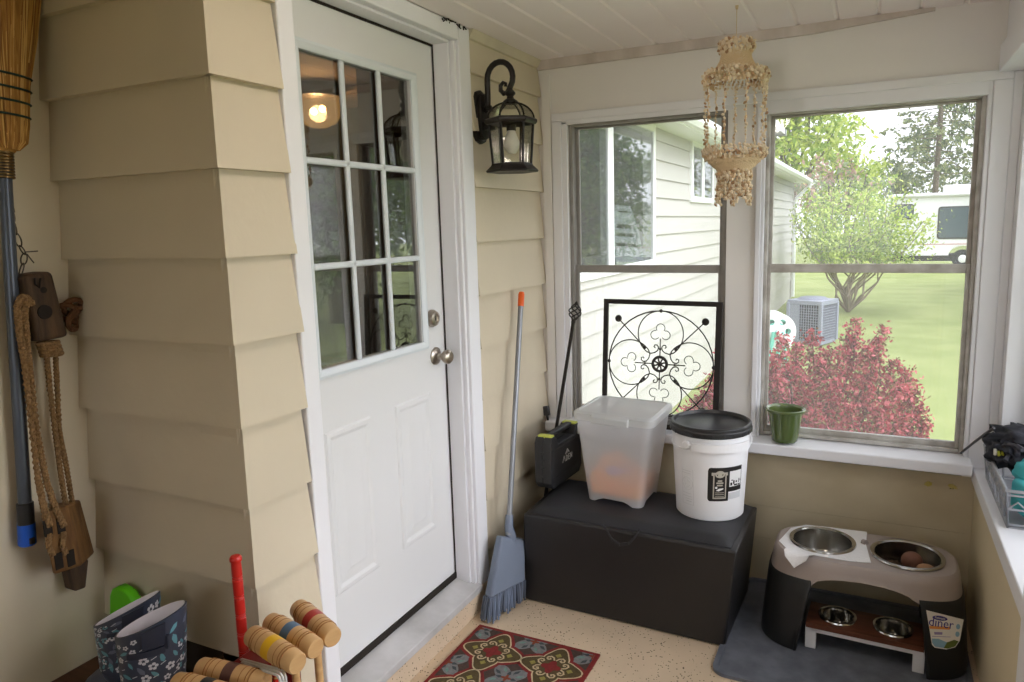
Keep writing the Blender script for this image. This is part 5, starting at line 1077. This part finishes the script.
# red barberry outside the right window
BBX = V((1.08, 1.42, GZ0)); BB = thing('barberry_bush', BBX, 'crimson barberry shrub close outside the right window', 'shrub')
m_bar = [leaf_mat('barberry_red', (182, 74, 86), (160, 58, 70)), leaf_mat('barberry_pink', (212, 124, 130), (192, 98, 106)), leaf_mat('barberry_dark', (120, 44, 54), (96, 42, 46)), leaf_mat('barberry_olive', (128, 110, 70), (110, 80, 60))]
tips = []
for px, py, d in ((772, 352, 4.1), (783, 335, 4.2), (797, 345, 4.3), (812, 330, 4.4), (826, 350, 4.3), (840, 345, 4.2), (856, 319, 4.3), (851, 335, 4.3), (866, 345, 4.2), (884, 326, 4.4), (878, 340, 4.4), (895, 360, 4.3), (905, 368, 4.2), (912, 378, 4.3), (918, 392, 4.2), (922, 408, 4.2), (926, 424, 4.2), (900, 385, 4.0), (870, 372, 4.0), (835, 380, 4.0), (805, 375, 4.0), (778, 380, 4.0), (760, 360, 4.2), (740, 358, 4.2), (722, 370, 4.2), (708, 385, 4.2), (700, 405, 4.2), (885, 400, 3.9), (850, 405, 3.85), (815, 410, 3.85), (780, 415, 3.9), (905, 415, 3.95), (740, 400, 4.0), (696, 398, 4.2), (688, 408, 4.1), (706, 392, 4.2), (714, 372, 4.3), (722, 352, 4.3), (731, 362, 4.3), (718, 396, 4.1), (712, 405, 4.0), (760, 385, 4.1), (770, 370, 4.2), (790, 365, 4.2), (820, 360, 4.2)): tips.append(dep(px, py, d))
for i in range(34): a = random.uniform(0, 2*PI); r = math.sqrt(random.random()); tips.append(BBX+V((.52*r*math.cos(a), .12+.42*r*math.sin(a), 1.0-.45*r*r+random.gauss(0, .06))))
b = MB(); branchy(b, BBX+V((0, .1, 0)), tips, .008, .003, .25); b.build('stem', mat('barberry_stem', (96, 62, 52), .9), BB)
b = MB(); pts = []
for t in tips:
    root_ = BBX+V(((t.x-BBX.x)*.35, .1+(t.y-BBX.y)*.35, 0))
    for i in range(900):
        u = .25+.75*math.sqrt(random.random()); p = root_.lerp(t, u); q = p+V((random.gauss(0, .056), random.gauss(0, .056), random.gauss(0, .030)))*(1.6-u*1.2); pts.append(q)
pts = [p for p in pts if p.y > .20]
leaf_quads(b, pts, .0150, 4); b.m = [random.choice((0, 0, 0, 1, 1, 1, 2, 3)) if m != 3 or random.random() < .5 else 3 for m in b.m]
b.build('foliage', m_bar, BB, weld=False)
# yellow green shrub on the lawn
SB = on(848, 312, 'z', GZ0); SR = thing('green_shrub', SB, 'large yellow green shrub with many bare lower stems on lawn', 'shrub')
m_lim = [leaf_mat('shrub_lime', (184, 202, 96), (164, 186, 80)), leaf_mat('shrub_yellow', (206, 216, 128), (188, 202, 108)), leaf_mat('shrub_green', (140, 166, 80), (122, 148, 70))]
tips = [SB+KS*V((1.55*math.cos(a)*r, 1.3*math.sin(a)*r, 2.45-.9*r*r+random.gauss(0, .12))) for a, r in [(random.uniform(0, 2*PI), math.sqrt(random.random())) for i in range(70)]]
tips = [t for t in tips if t.x > -.5]
b = MB(); branchy(b, SB, tips[:26], .028, .008, .30); b.build('stem', mat('shrub_bark', (140, 128, 112), .9), SR)
pts = []
for t in tips:
    for i in range(150): u = .5+.5*random.random(); p = SB.lerp(t, u); pts.append(p+KS*V((random.gauss(0, .16), random.gauss(0, .16), random.gauss(.0, .13))))
pts = [p for p in pts if p.z > .45 and p.x > -.55]
b = MB(); leaf_quads(b, pts, .052, 3); b.build('foliage', m_lim, SR, weld=False)
def tree(name, base, h, cr, crz, n, ls, mats, bark, label, tr=.16, clump=40, zc=.62):
    base = V(base); h *= KS; cr *= KS; crz *= KS; ls *= KS; t = thing(name, base, label, 'tree', 'trees beyond the lawn'); b = MB(); cc = base+V((0, 0, h*zc)); cl = []
    for i in range(clump):
        a, th = random.uniform(0, 2*PI), math.acos(random.uniform(-1, 1)); r = random.random()**.4; cl.append(cc+V((cr*r*math.sin(th)*math.cos(a), cr*r*math.sin(th)*math.sin(a), crz*r*math.cos(th))))
    b.tube([base, base+V((.1, 0, h*.35)), base+V((0, .1, h*.8))], [tr, tr*.75, tr*.25], 8); branchy(b, base+V((0, 0, h*.3)), cl[:max(8, clump//3)], tr*.4, .02, .2); b.build('trunk', bark, t)
    b = MB(); pts = [gauss3(random.choice(cl), (cr*.14, cr*.14, crz*.10)) for i in range(n)]; leaf_quads(b, pts, ls, len(mats)); b.build('foliage', mats, t, weld=False); return t
m_bk = mat('tree_bark', (96, 84, 72), .9, var=.3, vscale=6)
m_map = [leaf_mat('maple_yellow', (176, 190, 84), (156, 174, 66)), leaf_mat('maple_green', (130, 156, 62), (110, 138, 54)), leaf_mat('maple_pale', (186, 198, 116), (168, 180, 96))]
m_gry = [leaf_mat('hazy_green', (128, 140, 104), (112, 124, 92)), leaf_mat('hazy_olive', (150, 156, 112), (132, 138, 98)), leaf_mat('hazy_dark', (96, 110, 84), (84, 98, 76))]
m_dkg = [leaf_mat('deep_green', (92, 126, 68), (74, 106, 56)), leaf_mat('mid_green', (132, 160, 84), (110, 140, 70))]
def gp(px, y): y *= KS; p = on(px, 250, 'y', y); return (p.x, y, GZ0)
tree('maple_tree', gp(790, 34), 9.5, 2.9, 3.2, 4200, .17, m_map, m_bk, 'bright yellow green maple rising behind the wing roof', .25, 46, .66)
tree('maple_tree', gp(845, 40), 6.6, 2.6, 2.2, 2400, .16, m_map, m_bk, 'lower leafy tree between the maple and the motorhome', .2, 30, .6)
tree('pink_tree', gp(826, 30), 4.6, 1.8, 1.3, 900, .12, [leaf_mat('pinkish_bud', (176, 146, 132), (150, 122, 110)), m_gry[0]], m_bk, 'thin pinkish budding tree behind the green shrub', .12, 26, .7)
tree('broad_tree', gp(985, 46), 11.5, 3.6, 4.2, 3600, .17, m_gry, m_bk, 'hazy grey green tree rising above the motorhome at window edge', .3, 44, .55)
tree('broad_tree', gp(895, 50), 6.5, 4.2, 2.4, 2600, .18, m_gry, m_bk, 'low hazy tree line behind the white motorhome', .2, 40, .55)
# tall sparse conifer
cb = V(gp(931, 42)); CT = thing('spruce_tree', cb, 'tall sparse conifer with bare trunk against white sky', 'tree', 'trees beyond the lawn'); b = MB(); Hc = 13.6*KS
b.tube([cb, cb+V((.1, 0, Hc*.5)), cb+V((0, 0, Hc))], [.20, .15, .04], 8); pts = []
for i in range(62):
    z = Hc*(.30+.70*i/62); L = (1-z/Hc)*2.6+1.8*random.uniform(.6, 1.2); L = min(L, 3.6); a = i*2.4; tip = cb+V((L*math.cos(a), L*math.sin(a), z+random.uniform(-.5, .2))); b.tube([cb+V((0, 0, z)), tip], [.04, .012], 4)
    for j in range(60): u = random.uniform(.25, 1.05); pts.append((cb+V((0, 0, z))).lerp(tip, u)+V((random.gauss(0, .18), random.gauss(0, .18), random.gauss(-.1, .10))))
b.build('trunk', m_bk, CT); b = MB(); leaf_quads(b, pts, .16, 3); b.build('foliage', m_gry, CT, weld=False)
for (x, y, h, l) in ((7.1, 22.0, 6.6, 'full dense green tree beside the motorhome, reflected in the wing window'), (10.0, 17.0, 7.5, 'dense green tree right of the lawn, behind the tree nearest the porch'), (10.5, 11.0, 8.0, 'dense green tree nearest the porch by the lawn'), (16, 24, 10, 'farthest dense green tree on the right of the lawn')):
    tree('garden_tree', (x, y, GZ0), h, h*.33, h*.44, 14000, .11, m_dkg, m_bk, l, .25, 110, .47)
# ------------------------------------------------------------------ air conditioner
AC = on(813, 300, 'z', .44); AC = on(813, 299, 'z', GZ0+.82); AC.z = GZ0; A_ = thing('air_conditioner', AC, 'grey outdoor air conditioner unit on the lawn by house wing', 'air conditioner', rot=(0, 0, math.radians(-22)))
m_acp = mat('ac_grey_paint', (134, 138, 152), .45); m_acg = mat('ac_coil_dark', (50, 54, 70), .6); b = MB(); s = .31; HA = .82
for sx in (-1, 1):
    for sy in (-1, 1): b.box((sx*s-.03, sy*s-.03, .06), (sx*s+.03, sy*s+.03, HA-.05))
b.box((-s, -s, .02), (s, s, .08)); b.box((-s-.02, -s-.02, HA-.08), (s+.02, s+.02, HA)); b.box((-s-.012, -s-.012, .06), (-s+.22, -s+.0, HA-.06)); b.build('cabinet', m_acp, A_, local=True, bevel=.012)
MB().box((-s+.02, -s+.02, .06), (s-.02, s-.02, HA-.08)).build('coil', m_acg, A_, local=True); b = MB()
for i in range(13): z = .10+.048*i; b.tube([(-s, -s, z), (s, -s, z), (s, s, z), (-s, s, z)], .007, 4, closed=True)
for i in range(13):
    x = -s+.02+.046*i
    for y in (-s, s): b.box((x-.005, y-.006, .08), (x+.005, y+.006, HA-.08)); b.box((y-.006, x-.005, .08), (y+.006, x+.005, HA-.08))
b.build('grille', m_acp, A_, local=True); b = MB(); b.lathe([(.0, HA+.045), (.22, HA+.04), (.28, HA), (.26, HA), (.20, HA+.03), (0, HA+.035)], 28); b.build('fan_guard', mat('ac_top_grey', (112, 116, 130), .5), A_, local=True)
# garden hose reel
hr = dep(776, 330, 7.8); HRB = V((hr.x-.02, hr.y, GZ0)); HR = thing('hose_reel', HRB, 'white and mint garden hose reel beside the air conditioner', 'hose reel', rot=(0, 0, math.radians(20)))
zc_ = hr.z-GZ0; m_mint = mat('mint_plastic', (110, 186, 168), .5); m_wr2 = mat('reel_white', (222, 222, 222), .45); b = MB(); Mx = Matrix.Translation((0, 0, zc_)) @ Matrix.Rotation(PI/2, 4, 'X')
for h in (-.12, .12):
    b.plate(circ(0, 0, .20, 32), [circ(.115*math.cos(k*PI/3), .115*math.sin(k*PI/3), .035, 12) for k in range(6)], h-.012, h+.012, 0, Mx)
b.build('reel_disc', m_wr2, HR, local=True); b = MB(); b.lathe([(0, -.11), (.10, -.11), (.10, .11), (0, .11)], 20, 0, Mx)
b.tube([(.14*math.cos(t*.7), -.09+.0008*t*2.2, zc_+.14*math.sin(t*.7)) for t in range(82)], .014, 6); b.build('hose', m_mint, HR, local=True)
b = MB()
for y in (-.17, .17): b.tube([(-.22, y, .02), (-.04, y, zc_), (.04, y, zc_), (.22, y, .02)], .022, 6)
b.tube([(-.22, -.17, .02), (-.22, .17, .02)], .02, 6); b.tube([(.22, -.17, .02), (.22, .17, .02)], .02, 6); b.tube([(0, -.17, zc_), (0, .17, zc_)], .02, 6); b.build('frame', m_mint, HR, local=True)
b = MB(); b.tube([(0, -.17, zc_), (0, -.21, zc_), (.1, -.21, zc_-.13), (.1, -.28, zc_-.13)], .02, 6); b.build('crank', m_wr2, HR, local=True)
# ------------------------------------------------------------------ motorhome
YR = 33.0; zt_ = on(930, 193, 'y', YR).z; x0 = on(886, 200, 'y', YR).x; RVb = V((x0+4.4, YR+1.2, GZ0)); RVo = thing('motorhome', RVb, 'white motorhome parked across the lawn beyond the green shrub', 'vehicle')
m_rv = mat('rv_white', (224, 224, 226), .35); m_rvg = mat('rv_window', (70, 84, 92), .15, spec=.7); m_rvt = mat('rv_black', (40, 40, 42), .6)
b = MB(); pr = [(0, .55), (0, zt_-GZ0-.25), (.18, zt_-GZ0), (8.9, zt_-GZ0), (9.0, zt_-GZ0-.3), (9.0, .55)]
xw = on(962, 268, 'y', YR).x-x0; arch = [(xw+.62, .55)]+[(xw+.55*math.cos(t), .55+.42*math.sin(t)) for t in [i*PI/10 for i in range(11)]]+[(xw-.62, .55)]
b.prism([(x0+x, GZ0+z) for x, z in pr+arch], YR, YR+2.4, 0, Matrix(((1, 0, 0, 0), (0, 0, 1, 0), (0, 1, 0, 0), (0, 0, 0, 1)))); b.build('body', m_rv, RVo)
b = MB(); b.tube([(x0+.1, YR-.10, zt_-.10), (x0+6.5, YR-.10, zt_-.10)], .075, 8); b.build('awning', mat('awning_grey', (206, 206, 208), .5), RVo)
q0 = on(945, 180.5, 'y', YR+.8); q1 = on(985, 191, 'y', YR+.8); b = MB(); b.box((q0.x, YR+.7, zt_-.01), (q0.x+1.5, YR+1.7, zt_+.34)); b.box((q0.x+.15, YR+.66, zt_+.08), (q0.x+.75, YR+.7, zt_+.26), 0); b.build('roof_air_conditioner', m_rv, RVo, bevel=.06)
def rvwin(pa, pb_):
    a, c = on(*pa, 'y', YR), on(*pb_, 'y', YR); f = MB(); f.prism(rrect(a.x-.06, c.z-.06, c.x+.06, a.z+.06, .12), -.02, .01, 0, Matrix(((1, 0, 0, 0), (0, 0, -1, YR-.015), (0, 1, 0, 0), (0, 0, 0, 1)))); o = f.build('window', m_rvt, RVo)
    MB().prism(rrect(a.x, c.z, c.x, a.z, .1), -.0, .012, 0, Matrix(((1, 0, 0, 0), (0, 0, -1, YR-.027), (0, 1, 0, 0), (0, 0, 0, 1)))).build('pane', m_rvg, o, org=ORG[RVo.name])
    return a, c
rvwin((940, 208), (985, 237)); rvwin((892, 206), (912, 218))
b = MB(); b.box((x0+.4, YR-.012, GZ0+1.02), (x0+8.9, YR-.002, GZ0+1.06)); b.build('stripe', mat('rv_stripe', (196, 150, 150), .4), RVo)
for dx_ in (xw, xw+5.2):
    b = MB(); Mx = align((x0+dx_, YR+.02, GZ0+.40), (0, 1, 0)); b.lathe([(0, 0), (.22, 0), (.24, .03), (.38, .03), (.40, .06), (.40, .24), (.38, .27), (0, .27)], 24, 0, Mx); o = b.build('wheel', m_rvt, RVo); MB().lathe([(0, -.02), (.12, -.02), (.22, .02), (.22, .03), (0, .03)], 20, 0, Mx).build('hub_cap', m_rv, o, org=ORG[RVo.name])
b = MB(); b.box((x0+.1, YR+.15, GZ0+.3), (x0+8.8, YR+2.25, GZ0+.56)); b.build('chassis', m_rvt, RVo)
# unseen globe added on the porch ceiling to brighten the interior
PL = V((.80, -1.66, ZC+.012)); PLo = thing('fill_globe', PL, 'unseen white globe added to the porch ceiling as fill light', 'lamp')
MB().lathe([(0, 0), (.06, 0), (.06, -.015), (.04, -.028), (0, -.028)], 32, 0, Matrix.Translation(PL)).build('housing', m_white, PLo)
MB().ball(PL-V((0, 0, .112)), .088, 28, 18).build('globe', emit_mat('fill_diffuser', (255, 246, 236), FILL_E), PLo)
# ------------------------------------------------------------------ light: bright overcast sky, brightest towards the side windows
wd = bpy.data.worlds.new('sky'); scene.world = wd; wd.use_nodes = True; nt = wd.node_tree; nt.nodes.clear()
out = nt.nodes.new('ShaderNodeOutputWorld'); bg = nt.nodes.new('ShaderNodeBackground'); tc = nt.nodes.new('ShaderNodeTexCoord')
dt = nt.nodes.new('ShaderNodeVectorMath'); dt.operation = 'DOT_PRODUCT'; dt.inputs[1].default_value = V((.86, -.12, .50)).normalized()
nt.links.new(tc.outputs['Generated'], dt.inputs[0])
mr = nt.nodes.new('ShaderNodeMapRange'); mr.inputs['From Min'].default_value = -.1; mr.inputs['From Max'].default_value = 1.; mr.inputs['To Min'].default_value = 0.; mr.inputs['To Max'].default_value = 1.; nt.links.new(dt.outputs['Value'], mr.inputs['Value'])
pw = nt.nodes.new('ShaderNodeMath'); pw.operation = 'POWER'; pw.inputs[1].default_value = 2.; nt.links.new(mr.outputs['Result'], pw.inputs[0])
ma = nt.nodes.new('ShaderNodeMath'); ma.operation = 'MULTIPLY_ADD'; ma.inputs[1].default_value = SKY_LOBE; ma.inputs[2].default_value = SKY_BASE; nt.links.new(pw.outputs[0], ma.inputs[0])
bg.inputs['Color'].default_value = (.975, .98, 1.05, 1); nt.links.new(ma.outputs[0], bg.inputs['Strength']); nt.links.new(bg.outputs['Background'], out.inputs['Surface'])
wd.cycles.sampling_method = 'MANUAL'; wd.cycles.sample_map_resolution = 512
scene.view_settings.view_transform = 'Standard'; scene.view_settings.look = 'None'; scene.view_settings.gamma = 1; scene.view_settings.use_curve_mapping = False
scene.view_settings.exposure = EXPO
scene.cycles.use_denoising = True; scene.cycles.max_bounces = 12; scene.cycles.diffuse_bounces = 6; scene.cycles.transparent_max_bounces = 24; scene.cycles.caustics_reflective = False; scene.cycles.caustics_refractive = False; scene.cycles.sample_clamp_indirect = 6
